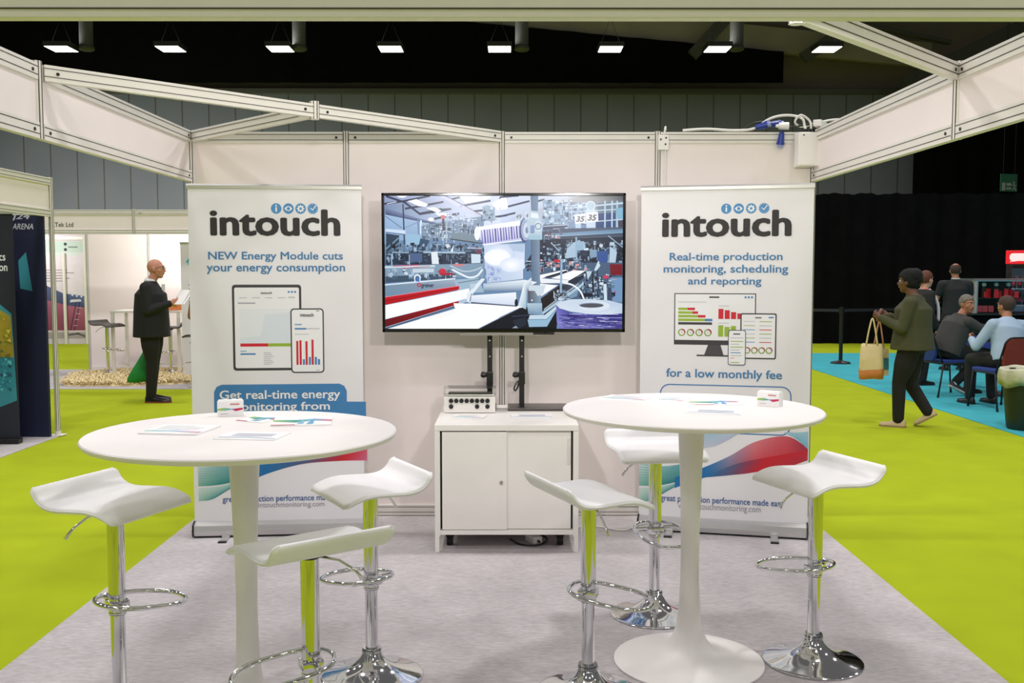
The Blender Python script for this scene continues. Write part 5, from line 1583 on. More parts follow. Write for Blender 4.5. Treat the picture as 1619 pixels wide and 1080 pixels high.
# banquet chair, local +y is where the sitter faces
def make_chair(label, seat_m, back_m):
    t = thing('stacking_chair', label, 'chair')
    b = MB(); b.bx(-0.21, 0.21, -0.20, 0.22, 0.43, 0.475, 0.018); b.build('seat', seat_m, t, True, angle=50)
    pts = rrect_pts(-0.205, 0.47, 0.205, 0.84, 0.10)
    b = MB(); b.prism([(x, z) for x, z in pts], -0.02, 0.02, 'y')
    o = b.build('backrest', back_m, t)
    o.location = (0, -0.23, 0); o.rotation_euler = (R(8), 0, 0)
    b = MB(); hp = [(x * 1.02, -0.232 - z * 0.139, z) for x, z in rrect_pts(-0.21, 0.42, 0.21, 0.845, 0.10)]
    b.tube([(0.214, -0.21, 0.44)] + [p for p in hp[:14]] + [(-0.214, -0.21, 0.44)], 0.011, 8); b.build('back_frame', black_metal, t, True)
    b = MB(); b.tube(rect_loop(0.205, 0.20, 0.425), 0.011, 8, True); b.build('seat_frame', black_metal, t, True)
    for sx in (-1, 1):
        for y0, y1 in ((0.19, 0.24), (-0.19, -0.27)):
            b = MB(); b.tube([(sx * 0.205, y0, 0.43), (sx * 0.215, (y0 + y1) / 2, 0.2), (sx * 0.225, y1, 0.0)], 0.011, 8); l = b.build('leg', black_metal, t, True)
            b = MB(); b.cyl((sx * 0.225, y1, 0.0), (sx * 0.224, y1 - (0.004 if y1 > 0 else -0.004), 0.03), 0.015, seg=10); b.build('foot_cap', black_plastic, l)
    return t


def rect_loop(a, c, z):
    return [(x, y, z) for x, y in rrect_pts(-a, -c, a, c, 0.04, 3)]


blue_seat = mat('chair_blue_cloth', (34, 58, 132), 0.8, vary=0.08)
rust = mat('chair_rust_cloth', (128, 40, 22), 0.8, vary=0.1)
GC = 0.006
c1 = make_chair('blue stacking chair under the man in the dark grey jacket', blue_seat, blue_seat)
c1.location = (5.62, 12.75, GC); c1.rotation_euler = (0, 0, R(-78))
c2 = make_chair('stacking chair with rust red back under the man in the pale blue shirt', blue_seat, rust)
c2.location = (5.69, 11.5, GC); c2.rotation_euler = (0, 0, R(12))
t = thing('cafe_table', 'round dark cafe table between the two seated men', 'table', (6.45, 12.75, GC))
b = MB(); b.lathe([(0, 0.70), (0.44, 0.70), (0.45, 0.71), (0.45, 0.725), (0.44, 0.735), (0, 0.735)], seg=48); b.build('tabletop', mat('table_dark', (40, 36, 36), 0.5), t, True, angle=40)
b = MB(); b.cyl((0, 0, 0.03), (0, 0, 0.7), 0.04, seg=16); b.build('column', black_metal, t, True, angle=40)
b = MB(); b.lathe([(0, 0), (0.26, 0), (0.26, 0.015), (0.05, 0.04), (0, 0.04)], seg=32); b.build('foot', black_metal, t, True, angle=40)
c3 = copy_tree(c2); tag(c3, 'blue backed stacking chair beyond the cafe table'); c3.location = (6.5, 13.65, GC); c3.rotation_euler = (0, 0, R(170))
for ch in c3.children:
    if ch.name.startswith('backrest'):
        ch.data = ch.data.copy(); ch.data.materials[0] = blue_seat
t = thing('paper_cup', 'grey takeaway cup on the dark cafe table', 'cup', (6.34, 12.6, GC + 0.735))
b = MB(); b.cyl((0, 0, 0), (0, 0, 0.13), 0.03, 0.042, 20); b.build('cup_body', mat('cup_grey', (92, 104, 124), 0.6), t, True, angle=40)
b = MB(); b.cyl((0, 0, 0.13), (0, 0, 0.145), 0.045, 0.04, 20); b.build('cup_lid', mat('cup_lid', (206, 206, 206), 0.4), t, True, angle=40)

# bin with liner
t = thing('waste_bin', 'dark green waste bin with a clear liner at the right edge', 'bin', (5.22, 9.98, GC))
b = MB(); b.lathe([(0, 0), (0.17, 0), (0.18, 0.02), (0.235, 0.56), (0.25, 0.57), (0.25, 0.60), (0.235, 0.60), (0.22, 0.56), (0.165, 0.03), (0, 0.03)], seg=40); b.build('bin_body', mat('bin_green', (24, 40, 28), 0.5, vary=0.1), t, True, angle=40)
liner = mat('liner_pale', (190, 190, 160), 0.35, vary=0.12, scale=18, bump=0.6, bscale=22)
bm = bmesh.new(); rings = []
for r_, z in ((0.19, 0.40), (0.228, 0.585), (0.248, 0.622), (0.266, 0.60), (0.268, 0.52), (0.262, 0.44), (0.258, 0.455), (0.25, 0.54)):
    rings.append([bm.verts.new(((r_ + 0.008 * sin(9 * 2 * pi * k / 72 + z * 30)) * cos(2 * pi * k / 72), (r_ + 0.008 * sin(9 * 2 * pi * k / 72 + z * 30)) * sin(2 * pi * k / 72), z + 0.02 * sin(5 * 2 * pi * k / 72) * (1 if z < 0.5 else 0.3))) for k in range(72)])
for a, c in zip(rings, rings[1:]):
    for k in range(72):
        bm.faces.new((a[k], a[(k + 1) % 72], c[(k + 1) % 72], c[k]))
q = MB(); q.bm.free(); q.bm = bm
ln = q.build('bin_liner', liner, t, True)
b = MB()
b.prism([(0.01, 0.10), (0.15, 0.09), (0.16, 0.5), (0.0, 0.5)], -0.263, -0.256, 'y'); b.build('liner_tail', liner, ln)

# refreshment counter, display shelf, fridge
counter = thing('refreshment_counter', 'long black cloth covered counter below the snack display', 'counter', (0, 0, GC))
b = MB(); b.bx(7.55, 8.45, 16.2, 17.0, 0, 0.88, 0.01); b.build('counter_body', black_cloth, counter)
b = MB(); b.bx(7.5, 8.47, 16.15, 17.05, 0.88, 0.91, 0.006); b.build('counter_top', mat('counter_dark', (30, 28, 30), 0.4), counter)
shelf = thing('snack_display', 'dark open snack display stand with a silver post and shiny top edge', 'display stand', (0, 0, GC + 0.91))
b = MB(); b.cyl((7.62, 16.3, 0), (7.62, 16.3, 0.52), 0.045, seg=16); b.build('post', silver, shelf, True, angle=40)
b = MB(); b.cyl((8.45, 16.3, 0), (8.45, 16.3, 0.52), 0.02, seg=12); b.cyl((7.62, 16.9, 0), (7.62, 16.9, 0.52), 0.02, seg=12); b.cyl((8.45, 16.9, 0), (8.45, 16.9, 0.52), 0.02, seg=12); b.build('rear_post', black_metal, shelf, True, angle=40)
b = MB(); b.bx(7.56, 8.5, 16.25, 16.95, 0.52, 0.57, 0.008); b.build('top_edge', chrome, shelf)
b = MB(); b.bx(7.6, 8.48, 16.27, 16.93, 0.0, 0.02, 0.003); b.bx(7.68, 8.43, 16.33, 16.93, 0.235, 0.25, 0.003); b.bx(7.68, 8.43, 16.9, 16.93, 0.0, 0.5); b.build('shelf_board', black_plastic, shelf)
red_pack = mat('pack_red', (176, 26, 38), 0.4, vary=0.1)
p0 = None
rnd = random.Random(2)
for i in range(7):
    x = 7.82 + i * 0.085
    lb = 'red snack packet on the display shelf, number %s from the left'
    lb = ('leftmost red snack packet on the display shelf', 'second red snack packet from the left on the display shelf', 'third red snack packet from the left on the display shelf', 'middle red snack packet on the display shelf',
          'fifth red snack packet from the left on the display shelf', 'red snack packet next to the rightmost one on the display shelf', 'rightmost red snack packet on the display shelf')[i]
    b = MB(); b.prism([(-.036, 0), (.036, 0), (.04, .02), (.034, .1), (.038, .16), (-.038, .16), (-.034, .1), (-.04, .02)], -.018, .018, 'y')
    o = b.build('snack_packet', red_pack); o.location = (x + rnd.uniform(-.012, .012), 16.37 + (i % 2) * 0.05, GC + 0.91 + 0.25); o.rotation_euler = (0, 0, rnd.uniform(-.5, .5)); o.scale = (0.9, 1, rnd.uniform(0.62, 1.05)); tag(o, lb, 'snack packet', 'red snack packets on the display shelf')
bt = None
for i, (x, nm) in enumerate(((7.86, 'left'), (8.06, 'middle'), (8.26, 'right'))):
    lb = 'white topped bottle standing behind the red packets, %s of three' % nm
    if bt is None:
        bt = t = thing('drink_bottle', lb, 'bottle', (x, 16.5, GC + 1.16), 0, 'white topped bottles on the snack display')
        b = MB(); b.lathe([(0, 0), (.034, 0), (.036, .02), (.036, .13), (.026, .17), (.014, .19), (.014, .2), (0, .2)], seg=20); b.build('bottle_body', mat('bottle_dark', (40, 30, 32), 0.2), t, True, angle=50)
        b = MB(); b.ball((0, 0, .215), .036, 14, 8); b.build('cap', mat('cap_white', (220, 220, 222), 0.4), t, True)
    else:
        t = copy_tree(bt); tag(t, lb); t.location = (x, 16.5, GC + 1.16)
for i, x in enumerate((7.72, 7.80, 7.90)):
    b = MB(); b.prism([(-.04, 0), (.04, 0), (.043, .05), (.036, .1), (-.036, .1), (-.043, .05)], -.02, .02, 'y')
    o = b.build('snack_packet', mat('pack_pink', (150, 60, 72), 0.4)); o.location = (x, 16.34, GC + 0.931); tag(o, ('left', 'middle', 'right')[i] + ' small pink packet low in the snack display, one of three', 'snack packet', 'pink packets low in the display')

FRZ = -R(27)
fr_ = thing('drinks_fridge', 'tall black drinks fridge with a glowing red header at the right edge', 'fridge', (8.50, 17.08, GC), FRZ)
b = MB(); b.bx(0.0, 0.06, 0, 0.6, 0, 1.72); b.bx(0.69, 0.75, 0, 0.6, 0, 1.72); b.bx(0.06, 0.69, 0.56, 0.6, 0, 1.72); b.bx(0.06, 0.69, 0, 0.56, 0, 0.12); b.bx(0.06, 0.69, 0, 0.56, 1.66, 1.72); b.build('fridge_body', black_plastic, fr_)
b = MB(); b.bx(-0.01, 0.76, -0.04, 0.55, 1.72, 1.95, 0.01); hd = b.build('lit_header', mat('header_red', (150, 10, 16), 0.4, emit=(214, 20, 30), estr=0.9), fr_)
k = Ink(-0.04)
k.poly(rrect_pts(0.05, 1.77, 0.33, 1.90, 0.05), (255, 236, 232)); k.poly(rrect_pts(0.36, 1.79, 0.62, 1.90, 0.04), (255, 226, 222)); k.line([(0.06, 1.76), (0.3, 1.79), (0.6, 1.765)], 0.012, (255, 220, 216)); k.build('header_mark', pixels, hd)
b = MB(); b.bx(0.07, 0.10, 0.02, 0.04, 0.5, 1.6); b.bx(0.65, 0.68, 0.02, 0.04, 0.5, 1.6); b.build('light_strip', mat('fridge_light', (250, 250, 255), 0.4, emit=(215, 235, 255), estr=2.0), fr_)
lin_ = mat('fridge_lining', (190, 204, 226), 0.5)
b = MB(); b.bx(0.061, 0.689, 0.55, 0.559, 0.13, 1.65); b.build('fridge_lining', lin_, fr_)
for z in (0.4, 0.72, 1.02, 1.3):
    b = MB(); b.bx(0.062, 0.688, 0.05, 0.55, z - 0.012, z, 0.002); b.build('shelf', mat('shelf_white', (206, 216, 230), 0.4), fr_)
b = MB(); b.bx(0.062, 0.688, -0.012, -0.004, 0.1, 1.7); b.build('glass_door', glass, fr_)
b = MB(); b.bx(0.062, 0.10, -0.02, -0.003, 0.1, 1.7, 0.003); b.bx(0.65, 0.688, -0.02, -0.003, 0.1, 1.7, 0.003); b.build('door_frame', black_plastic, fr_)
b0 = None
for r_, z in enumerate((1.02, 1.3)):
    for i in range(6):
        lb = ('lower' if r_ == 0 else 'upper') + ' row fridge bottle, ' + ('leftmost', 'second from the left', 'third from the left', 'fourth from the left', 'fifth from the left', 'rightmost')[i]
        if b0 is None:
            b0 = t = thing('fridge_bottle', lb, 'bottle', (0, 0, 0), 0, 'bottles in the drinks fridge')
            b = MB(); b.lathe([(0, 0), (.03, 0), (.032, .02), (.03, .09), (.032, .13), (.016, .18), (.013, .2), (0, .2)], seg=16); b.build('bottle_body', mat('bottle_cola', (34, 18, 20), 0.15), t, True, angle=50)
            b = MB(); b.cyl((0, 0, .2), (0, 0, .215), .014, seg=12); b.build('cap', red_pack, t)
            b = MB(); b.cyl((0, 0, .06), (0, 0, .12), .0325, seg=16, cap=False); b.build('bottle_label', red_pack, t, True)
        else:
            t = copy_tree(b0); tag(t, lb)
        lx_, ly_ = 0.13 + i * 0.09, 0.13
        t.location = (8.50 + lx_ * cos(FRZ) - ly_ * sin(FRZ), 17.08 + lx_ * sin(FRZ) + ly_ * cos(FRZ), GC + z + 0.001)

# ================================================================== PEOPLE
skin_a = mat('skin_ruddy', (196, 136, 112), 0.5, vary=0.05)
skin_b = mat('skin_light', (206, 156, 130), 0.5, vary=0.05)
skin_c = mat('skin_brown', (106, 68, 52), 0.5, vary=0.05)
skin_d = mat('skin_tanned', (168, 112, 84), 0.5, vary=0.05)
eye_white = mat('eye_white', (226, 222, 216), 0.3)
eye_dark = mat('eye_dark', (40, 30, 26), 0.3)
lip = mat('lip', (150, 84, 76), 0.5)
suit_black = mat('suit_black', (17, 18, 22), 0.8, vary=0.08)
trouser_black = mat('trouser_black', (20, 18, 19), 0.85, vary=0.08)
shirt_white = mat('shirt_white', (226, 226, 228), 0.7)
shoe_black = mat('shoe_black', (20, 18, 18), 0.3)
shoe_sole = mat('shoe_sole_red', (126, 54, 36), 0.6)
olive = mat('jacket_olive', (66, 66, 40), 0.85, vary=0.08)
shoe_beige = mat('shoe_beige', (196, 172, 134), 0.6)
hair_black = mat('hair_black', (9, 8, 8), 0.9, vary=0.2, scale=40)
hair_brown = mat('hair_brown', (62, 42, 30), 0.7, vary=0.2, scale=40)
hair_auburn = mat('hair_auburn', (96, 52, 34), 0.7, vary=0.2, scale=40)
hair_grey = mat('hair_grey', (112, 106, 98), 0.7, vary=0.2, scale=40)
polo_black = mat('shirt_black', (30, 30, 32), 0.8, vary=0.08)
jacket_dark = mat('jacket_dark_grey', (58, 58, 56), 0.85, vary=0.08)
shirt_blue = mat('shirt_pale_blue', (160, 184, 206), 0.7, vary=0.05)
jean_blue = mat('jean_blue', (70, 110, 170), 0.8)


class Pose:
    """joints in the figure's own space: +y ahead, +x to its right, z up"""

    def __init__(s, J, head_yaw=0.0, head_pitch=0.0, girth=1.0):
        s.J = {k: V(v) for k, v in J.items()}
        s.head_rot = M4.Rotation(R(head_yaw), 3, 'Z') @ M4.Rotation(R(head_pitch), 3, 'X')
        s.g = girth


def torso_loft(b, secs, right):
    """secs: (centre, half width, half depth); closed elliptical loft, sections square to the spine"""
    rings = []
    n = len(secs)
    for i, (c, w, d) in enumerate(secs):
        c = V(c)
        t_ = (V(secs[min(i + 1, n - 1)][0]) - V(secs[max(i - 1, 0)][0])).normalized()
        r = (right - t_ * right.dot(t_)).normalized()
        f = t_.cross(r)
        rings.append([b.bm.verts.new(c + r * w * cos(2 * pi * k / 24) + f * d * (abs(sin(2 * pi * k / 24)) ** 0.9) * (1 if sin(2 * pi * k / 24) > 0 else -1)) for k in range(24)])
    for a, c in zip(rings, rings[1:]):
        for k in range(24):
            b.bm.faces.new((a[k], a[(k + 1) % 24], c[(k + 1) % 24], c[k]))
    b.bm.faces.new(rings[0][::-1]); b.bm.faces.new(rings[-1])


def chain(b, pts, radii, seg=14):
    for i in range(len(pts) - 1):
        b.capsule(pts[i], pts[i + 1], radii[i], radii[i + 1], seg)


def hand_geo(b, wrist, d, palm_n, thumb_side, curl=35, sc=1.0):
    """palm, four fingers of two bends each, thumb leaving the side of the palm"""
    d = V(d).normalized(); n = (V(palm_n) - d * V(palm_n).dot(d)).normalized()
    s = d.cross(n).normalized() * thumb_side
    w = V(wrist)
    b.capsule(w, w + d * 0.03 * sc, 0.026 * sc, 0.028 * sc, 10)
    rot = M4((s, d, n)).transposed()
    b.ball(w + d * 0.055 * sc, (0.043 * sc, 0.052 * sc, 0.017 * sc), 14, 10, rot)
    for i, (off, L) in enumerate(((0.030, 0.075), (0.010, 0.084), (-0.010, 0.078), (-0.029, 0.062))):
        base = w + d * 0.092 * sc + s * off * sc
        p = [base]
        a = 0.0
        for j, fr in enumerate((0.45, 0.32, 0.23)):
            a += R(curl * (0.7 if j == 0 else 1.0) + i * 3)
            p.append(p[-1] + (d * cos(a) + n * sin(a)) * L * fr * sc)
        chain(b, p, [0.0095 * sc, 0.009 * sc, 0.0085 * sc, 0.0075 * sc], 8)
    tb = w + d * 0.025 * sc + s * 0.034 * sc
    t1 = tb + (s * 0.7 + d * 0.6 + n * 0.3).normalized() * 0.04 * sc
    t2 = t1 + (s * 0.2 + d * 0.8 + n * 0.5).normalized() * 0.032 * sc
    chain(b, [tb, t1, t2], [0.014 * sc, 0.0115 * sc, 0.0095 * sc], 8)


def head_geo(b, c, rot, sc=1.0):
    c = V(c)
    q = lambda x, y, z: c + rot @ V((x * sc, y * sc, z * sc))
    b.ball(q(0, -0.008, 0.028), (0.077 * sc, 0.096 * sc, 0.092 * sc), 20, 14, rot)
    b.ball(q(0, 0.022, -0.03), (0.062 * sc, 0.072 * sc, 0.082 * sc), 18, 12, rot)
    b.ball(q(0, 0.055, -0.085), (0.036 * sc, 0.034 * sc, 0.028 * sc), 14, 10, rot)
    b.capsule(q(0, 0.086, 0.015), q(0, 0.108, -0.022), 0.010 * sc, 0.016 * sc, 10)
    b.ball(q(0, 0.084, 0.034), (0.056 * sc, 0.014 * sc, 0.012 * sc), 12, 8, rot)
    b.ball(q(0, 0.088, -0.053), (0.026 * sc, 0.014 * sc, 0.014 * sc), 10, 8, rot)
    for sx in (-1, 1):
        b.ball(q(sx * 0.079, -0.004, -0.008), (0.012 * sc, 0.022 * sc, 0.034 * sc), 10, 8, rot)
        b.ball(q(sx * 0.045, 0.055, -0.02), (0.024 * sc, 0.024 * sc, 0.022 * sc), 10, 8, rot)


def face_parts(t, c, rot, sc=1.0, brow=hair_brown, glasses=False):
    c = V(c)
    q = lambda x, y, z: c + rot @ V((x * sc, y * sc, z * sc))
    for sx in (-1, 1):
        b = MB(); b.ball(q(sx * 0.031, 0.0755, 0.012), 0.0115 * sc, 10, 8); o = b.build('eye', eye_white, t, True)
        b = MB(); b.ball(q(sx * 0.031, 0.0835, 0.012), 0.0058 * sc, 8, 6); b.build('iris', eye_dark, o, True)
        b = MB(); b.capsule(q(sx * 0.016, 0.099, 0.036), q(sx * 0.05, 0.088, 0.038), 0.005 * sc, 0.004 * sc, 6); b.build('eyebrow', brow, t, True)
    b = MB(); b.capsule(q(-0.02, 0.094, -0.054), q(0.02, 0.094, -0.054), 0.006 * sc, 0.006 * sc, 8); b.build('mouth', lip, t, True)
    if glasses:
        b = MB()
        for sx in (-1, 1):
            b.tube([q(sx * 0.033 + 0.022 * cos(2 * pi * k / 16), 0.102, 0.010 + 0.016 * sin(2 * pi * k / 16)) for k in range(16)], 0.0022, 6, True)
            b.tube([q(sx * 0.056, 0.1, 0.014), q(sx * 0.083, 0.04, 0.014), q(sx * 0.086, -0.01, 0.008)], 0.002, 6)
        b.tube([q(-0.012, 0.103, 0.012), q(0.012, 0.103, 0.012)], 0.002, 6)
        b.build('glasses', black_metal, t, True)


def hair_cap(t, c, rot, m, front, sc=1.0, grow=1.07, low=-0.05, bun=None, bald=0.0):
    """hair shell over the skull: front = hairline height on the forehead, low = nape height"""
    bm = bmesh.new()
    bmesh.ops.create_uvsphere(bm, u_segments=48, v_segments=36, radius=1.0)
    c = V(c)
    kill = []
    for v in bm.verts:
        x, y, z = v.co.x * 0.080 * grow, v.co.y * 0.100 * grow - 0.008, v.co.z * 0.097 * grow + 0.028
        f = max(0.0, min(1.0, (y + 0.03) / 0.1))
        line = low * (1 - f) + front * f + 0.012 * noise.noise(V((x * 90, y * 90, 3.1)))
        if z < line or (bald and z > bald and abs(x) < 0.062 and y > -0.075):
            kill.append(v)
        rr = 1 + 0.035 * noise.noise(V((x, y, z)) * 55) + 0.02 * noise.noise(V((x, y, z)) * 120)
        v.co = V((x * rr, y * rr, z * rr))
    bmesh.ops.delete(bm, geom=kill, context='VERTS')
    ext = bmesh.ops.solidify(bm, geom=bm.faces[:], thickness=0.012)
    for v in bm.verts:
        v.co = c + rot @ (v.co * sc)
    q = MB(); q.bm.free(); q.bm = bm
    if bun:
        for (p, r) in bun:
            q.ball(c + rot @ (V(p) * sc), tuple(k * sc for k in r) if not isinstance(r, float) else r * sc, 16, 10, rot)
    return q.build('hair', m, t, True)


def shoe(t, heel, toe, m, sole, h=0.075, w=0.045, up=(0, 0, 1)):
    """shoe along heel->toe (both on the sole plane)"""
    heel, toe = V(heel), V(toe)
    d = (toe - heel); L = d.length; d.normalize()
    side = d.cross(V(up)).normalized(); u = side.cross(d)
    b = MB(); rings = []
    for f, ww, hh in ((-0.02, 0.5, 0.8), (0.05, 0.72, 1.0), (0.25, 0.78, 1.05), (0.45, 0.85, 0.78), (0.65, 1.0, 0.6), (0.82, 0.95, 0.5), (0.94, 0.7, 0.42), (1.0, 0.35, 0.3)):
        c = heel + d * L * f
        ring = []
        for k in range(14):
            a = pi * k / 13
            ring.append(b.bm.verts.new(c + side * cos(a) * w * ww + u * (0.012 + sin(a) * h * hh)))
        rings.append(ring)
    for a, c in zip(rings, rings[1:]):
        for k in range(13):
            b.bm.faces.new((a[k], a[k + 1], c[k + 1], c[k]))
        b.bm.faces.new((a[13], a[0], c[0], c[13]))
    b.bm.faces.new(rings[0][::-1]); b.bm.faces.new(rings[-1])
    o = b.build('shoe', m, t, True, angle=70)
    b = MB(); pl = []
    for f, ww in ((-0.03, 0.5), (0.05, 0.78), (0.25, 0.82), (0.45, 0.88), (0.65, 1.04), (0.82, 1.0), (0.95, 0.74), (1.015, 0.36)):
        pl.append((f, ww))
    lo, hi = [], []
    for sgn, seq in ((1, pl), (-1, pl[::-1])):
        for f, ww in seq:
            c = heel + d * L * f + side * w * ww * sgn
            lo.append(b.bm.verts.new(c)); hi.append(b.bm.verts.new(c + u * 0.018))
    b.bm.faces.new(lo[::-1]); b.bm.faces.new(hi)
    n = len(lo)
    for k in range(n):
        b.bm.faces.new((lo[k], lo[(k + 1) % n], hi[(k + 1) % n], hi[k]))
    b.build('sole', sole, o)
    return o


def figure(label, loc, rz, P_, skin, top_m, leg_m, sc=1.0, sleeve='wrist', hem=None, collar=None, group=None, hands=(35, 35), palm=None, top_name='jacket', vox=0.009, trunk=None, legw=1.0):
    """one person: a continuous body, with garments over it"""
    t = thing('person', label, 'person', loc, R(rz), group)
    J, g = P_.J, P_.g
    up = (J['neck'] - J['pelvis']).normalized()
    right = (J['shr'] - J['shl']).normalized()
    hr = (J['hipr'] - J['hipl']).normalized()
    arms = (('shl', 'ell', 'wrl'), ('shr', 'elr', 'wrr'))
    legs = (('hipl', 'knl', 'anl'), ('hipr', 'knr', 'anr'))
    mid = J['pelvis'].lerp(J['neck'], 0.35)
    chest = J['pelvis'].lerp(J['neck'], 0.72)
    fw_ = right.cross(up) * -1
    body = MB()
    torso_loft(body, [(J['pelvis'] - up * 0.08, 0.13 * g, 0.095 * g), (J['pelvis'], 0.16 * g, 0.11 * g), (mid, 0.14 * g, 0.10 * g), (chest, 0.155 * g, 0.11 * g), (J['neck'] - up * 0.05, 0.13, 0.075), (J['neck'], 0.06, 0.058)], right)
    chain(body, [J['neck'] - up * 0.03, J['head'] + P_.head_rot @ V((0, -0.01, -0.06))], [0.058, 0.054])
    head_geo(body, J['head'], P_.head_rot, 1.0)
    for i, (a, e, w) in enumerate(arms):
        chain(body, [J['neck'].lerp(J[a], 0.4) - up * 0.03, J[a], J[e], J[w]], [0.05, 0.05, 0.038, 0.027])
        d = J[w] - J[e]
        pn = (palm[i] if palm else None) or ((J['neck'] + J['pelvis']) / 2 - J[w])
        hd = P_.J.get('hd' + a[-1])
        hand_geo(body, J[w], hd if hd else d, pn, 1 if i == 0 else -1, hands[i])
    for a, k_, n_ in legs:
        chain(body, [J[a], J[k_], J[n_]], [0.075, 0.052, 0.036])
    body.build('body', skin, t, remesh=vox, relax=3)
    # trousers
    b = MB()
    torso_loft(b, [(J['pelvis'] - up * 0.09, 0.14 * g, 0.11 * g), (J['pelvis'] - up * 0.02, 0.175 * g, 0.128 * g), (J['pelvis'] + up * 0.11, 0.162 * g, 0.122 * g)], hr)
    for a, k_, n_ in legs:
        A_, K_, N_ = J[a], J[k_], J[n_]
        chain(b, [A_, A_.lerp(K_, .5), K_, K_.lerp(N_, .5), N_], [0.098 * g * legw, 0.09 * g * legw, 0.072 * legw, 0.066 * legw, 0.058 * legw])
    b.build('trousers', leg_m, t, remesh=vox, relax=4)
    # top
    b = MB()
    hm = hem if hem is not None else -0.05
    tr = trunk or ((0.185, 0.14), (0.168, 0.135), (0.182, 0.138), (0.165, 0.10))
    torso_loft(b, [(J['pelvis'] + up * hm, tr[0][0] * g, tr[0][1] * g), (mid, tr[1][0] * g, tr[1][1] * g), (chest, tr[2][0] * g, tr[2][1] * g), (J['neck'] - up * 0.055, tr[3][0], tr[3][1]), (J['neck'] + up * 0.005, 0.076, 0.072)], right)
    for a, e, w in arms:
        end = J[w] if sleeve == 'wrist' else (J[e] if sleeve == 'elbow' else J[a].lerp(J[e], 0.6))
        pts = [J['neck'].lerp(J[a], 0.5) - up * 0.025, J[a], J[a].lerp(J[e], 0.5)]
        rad = [0.062, 0.072, 0.064]
        if sleeve == 'wrist':
            pts += [J[e], J[e].lerp(J[w], 0.96)]; rad += [0.055, 0.044]
        elif sleeve == 'elbow':
            pts += [J[e]]; rad += [0.056]
        chain(b, pts, rad)
    b.build(top_name, top_m, t, remesh=vox, relax=4)
    if collar:
        b = MB(); n_ = J['neck']
        b.lathe([(0.062, -0.02), (0.074, -0.015), (0.068, 0.035), (0.060, 0.035), (0.062, -0.02)], seg=24)
        for v in b.bm.verts:
            v.co = n_ + M4.Rotation(R(-12), 3, right) @ v.co
        b.build('collar', collar, t, True)
    return t


# ---- bald man in a dark suit, seen from his right side
MX, MY = -4.36, 12.17
J = dict(pelvis=(0, -0.02, 0.93), neck=(0, -0.02, 1.475), head=(0, 0.045, 1.625), shl=(-0.205, -0.03, 1.40), shr=(0.205, -0.03, 1.40), ell=(-0.25, -0.07, 1.10), wrl=(-0.25, -0.13, 0.84),
         elr=(0.25, 0.0, 1.12), wrr=(0.17, 0.24, 1.21), hipl=(-0.10, -0.02, 0.9), hipr=(0.10, -0.02, 0.9), knl=(-0.105, -0.03, 0.49), knr=(0.105, 0.0, 0.49), anl=(-0.11, -0.07, 0.09), anr=(0.11, -0.02, 0.09))
ps = Pose(J, head_yaw=0, girth=1.22)
man = figure('bald man in a dark suit standing in profile, holding papers', (MX, MY, 0), -84, ps, skin_a, suit_black, trouser_black, hem=-0.13, collar=shirt_white, hands=(60, 40),
             trunk=((0.21, 0.178), (0.2, 0.165), (0.195, 0.15), (0.165, 0.10)), legw=1.02)
face_parts(man, J['head'], ps.head_rot, brow=hair_grey, glasses=True)
b = MB(); b.prism([(-0.03, 1.44), (0.03, 1.44), (0.012, 1.22), (-0.012, 1.22)], 0.115, 0.145, 'y'); b.build('shirt_front', shirt_white, man)
shoe(man, (-0.11, -0.13, 0), (-0.13, 0.16, 0), shoe_black, shoe_sole, 0.08, 0.05)
shoe(man, (0.11, -0.08, 0), (0.13, 0.22, 0), shoe_black, shoe_sole, 0.08, 0.05)


def in_world(root, p):
    return M4.Translation(root.location) @ M4.Rotation(root.rotation_euler.z, 4, 'Z') @ V(p)


w_ = in_world(man, (0.16, 0.36, 1.235))
t = thing('paper_sheets', 'white paper sheets in the hands of the suited man', 'papers', tuple(w_), R(-28))
b = MB()
b.box((0.0, 0.02, 0.05), (0.16, 0.006, 0.22), M4.Rotation(R(-38), 3, 'X')); b.build('front_sheet', paper, t)
b = MB(); b.box((0.02, 0.04, 0.045), (0.17, 0.004, 0.22), M4.Rotation(R(-44), 3, 'X')); b.build('back_sheet', paper, t)
w_ = in_world(man, (-0.25, -0.16, 0.0))
t = thing('drawstring_bag', 'green bag hanging behind the legs of the suited man', 'bag', (w_.x, w_.y, 0), R(-84))
bag_green = mat('bag_green', (24, 138, 62), 0.6, vary=0.08, bump=0.3, bscale=20)
b = MB(); rings = []
for z, wy, wx in ((0.215, 0.0, 0.02), (0.22, 0.15, 0.045), (0.26, 0.16, 0.065), (0.34, 0.135, 0.07), (0.46, 0.085, 0.055), (0.55, 0.05, 0.035), (0.61, 0.03, 0.02), (0.625, 0.012, 0.01)):
    tl = 0.0 if z > 0.3 else (0.3 - z) * 0.9
    rings.append([b.bm.verts.new((wx * cos(2 * pi * k / 20) * (1 + .06 * sin(3 * k)), wy * sin(2 * pi * k / 20) - (0.6 - z) * 0.22, z + 0.16 * tl * sin(2 * pi * k / 20) - 0.5 * tl * sin(2 * pi * k / 20) * wy)) for k in range(20)])
for a, c in zip(rings, rings[1:]):
    for k in range(20):
        b.bm.faces.new((a[k], a[(k + 1) % 20], c[(k + 1) % 20], c[k]))
b.bm.faces.new(rings[0][::-1]); b.bm.faces.new(rings[-1])
b.build('bag_body', bag_green, t, True)
b = MB(); b.tube([(0, 0, 0.61), (0.008, 0.01, 0.7), (0.0, 0.02, 0.77)], 0.005, 6); b.tube([(0, 0.01, 0.61), (-0.008, 0.02, 0.7), (0.0, 0.02, 0.77)], 0.005, 6); b.build('drawstring', mat('string_pale', (196, 206, 196), 0.7), t)

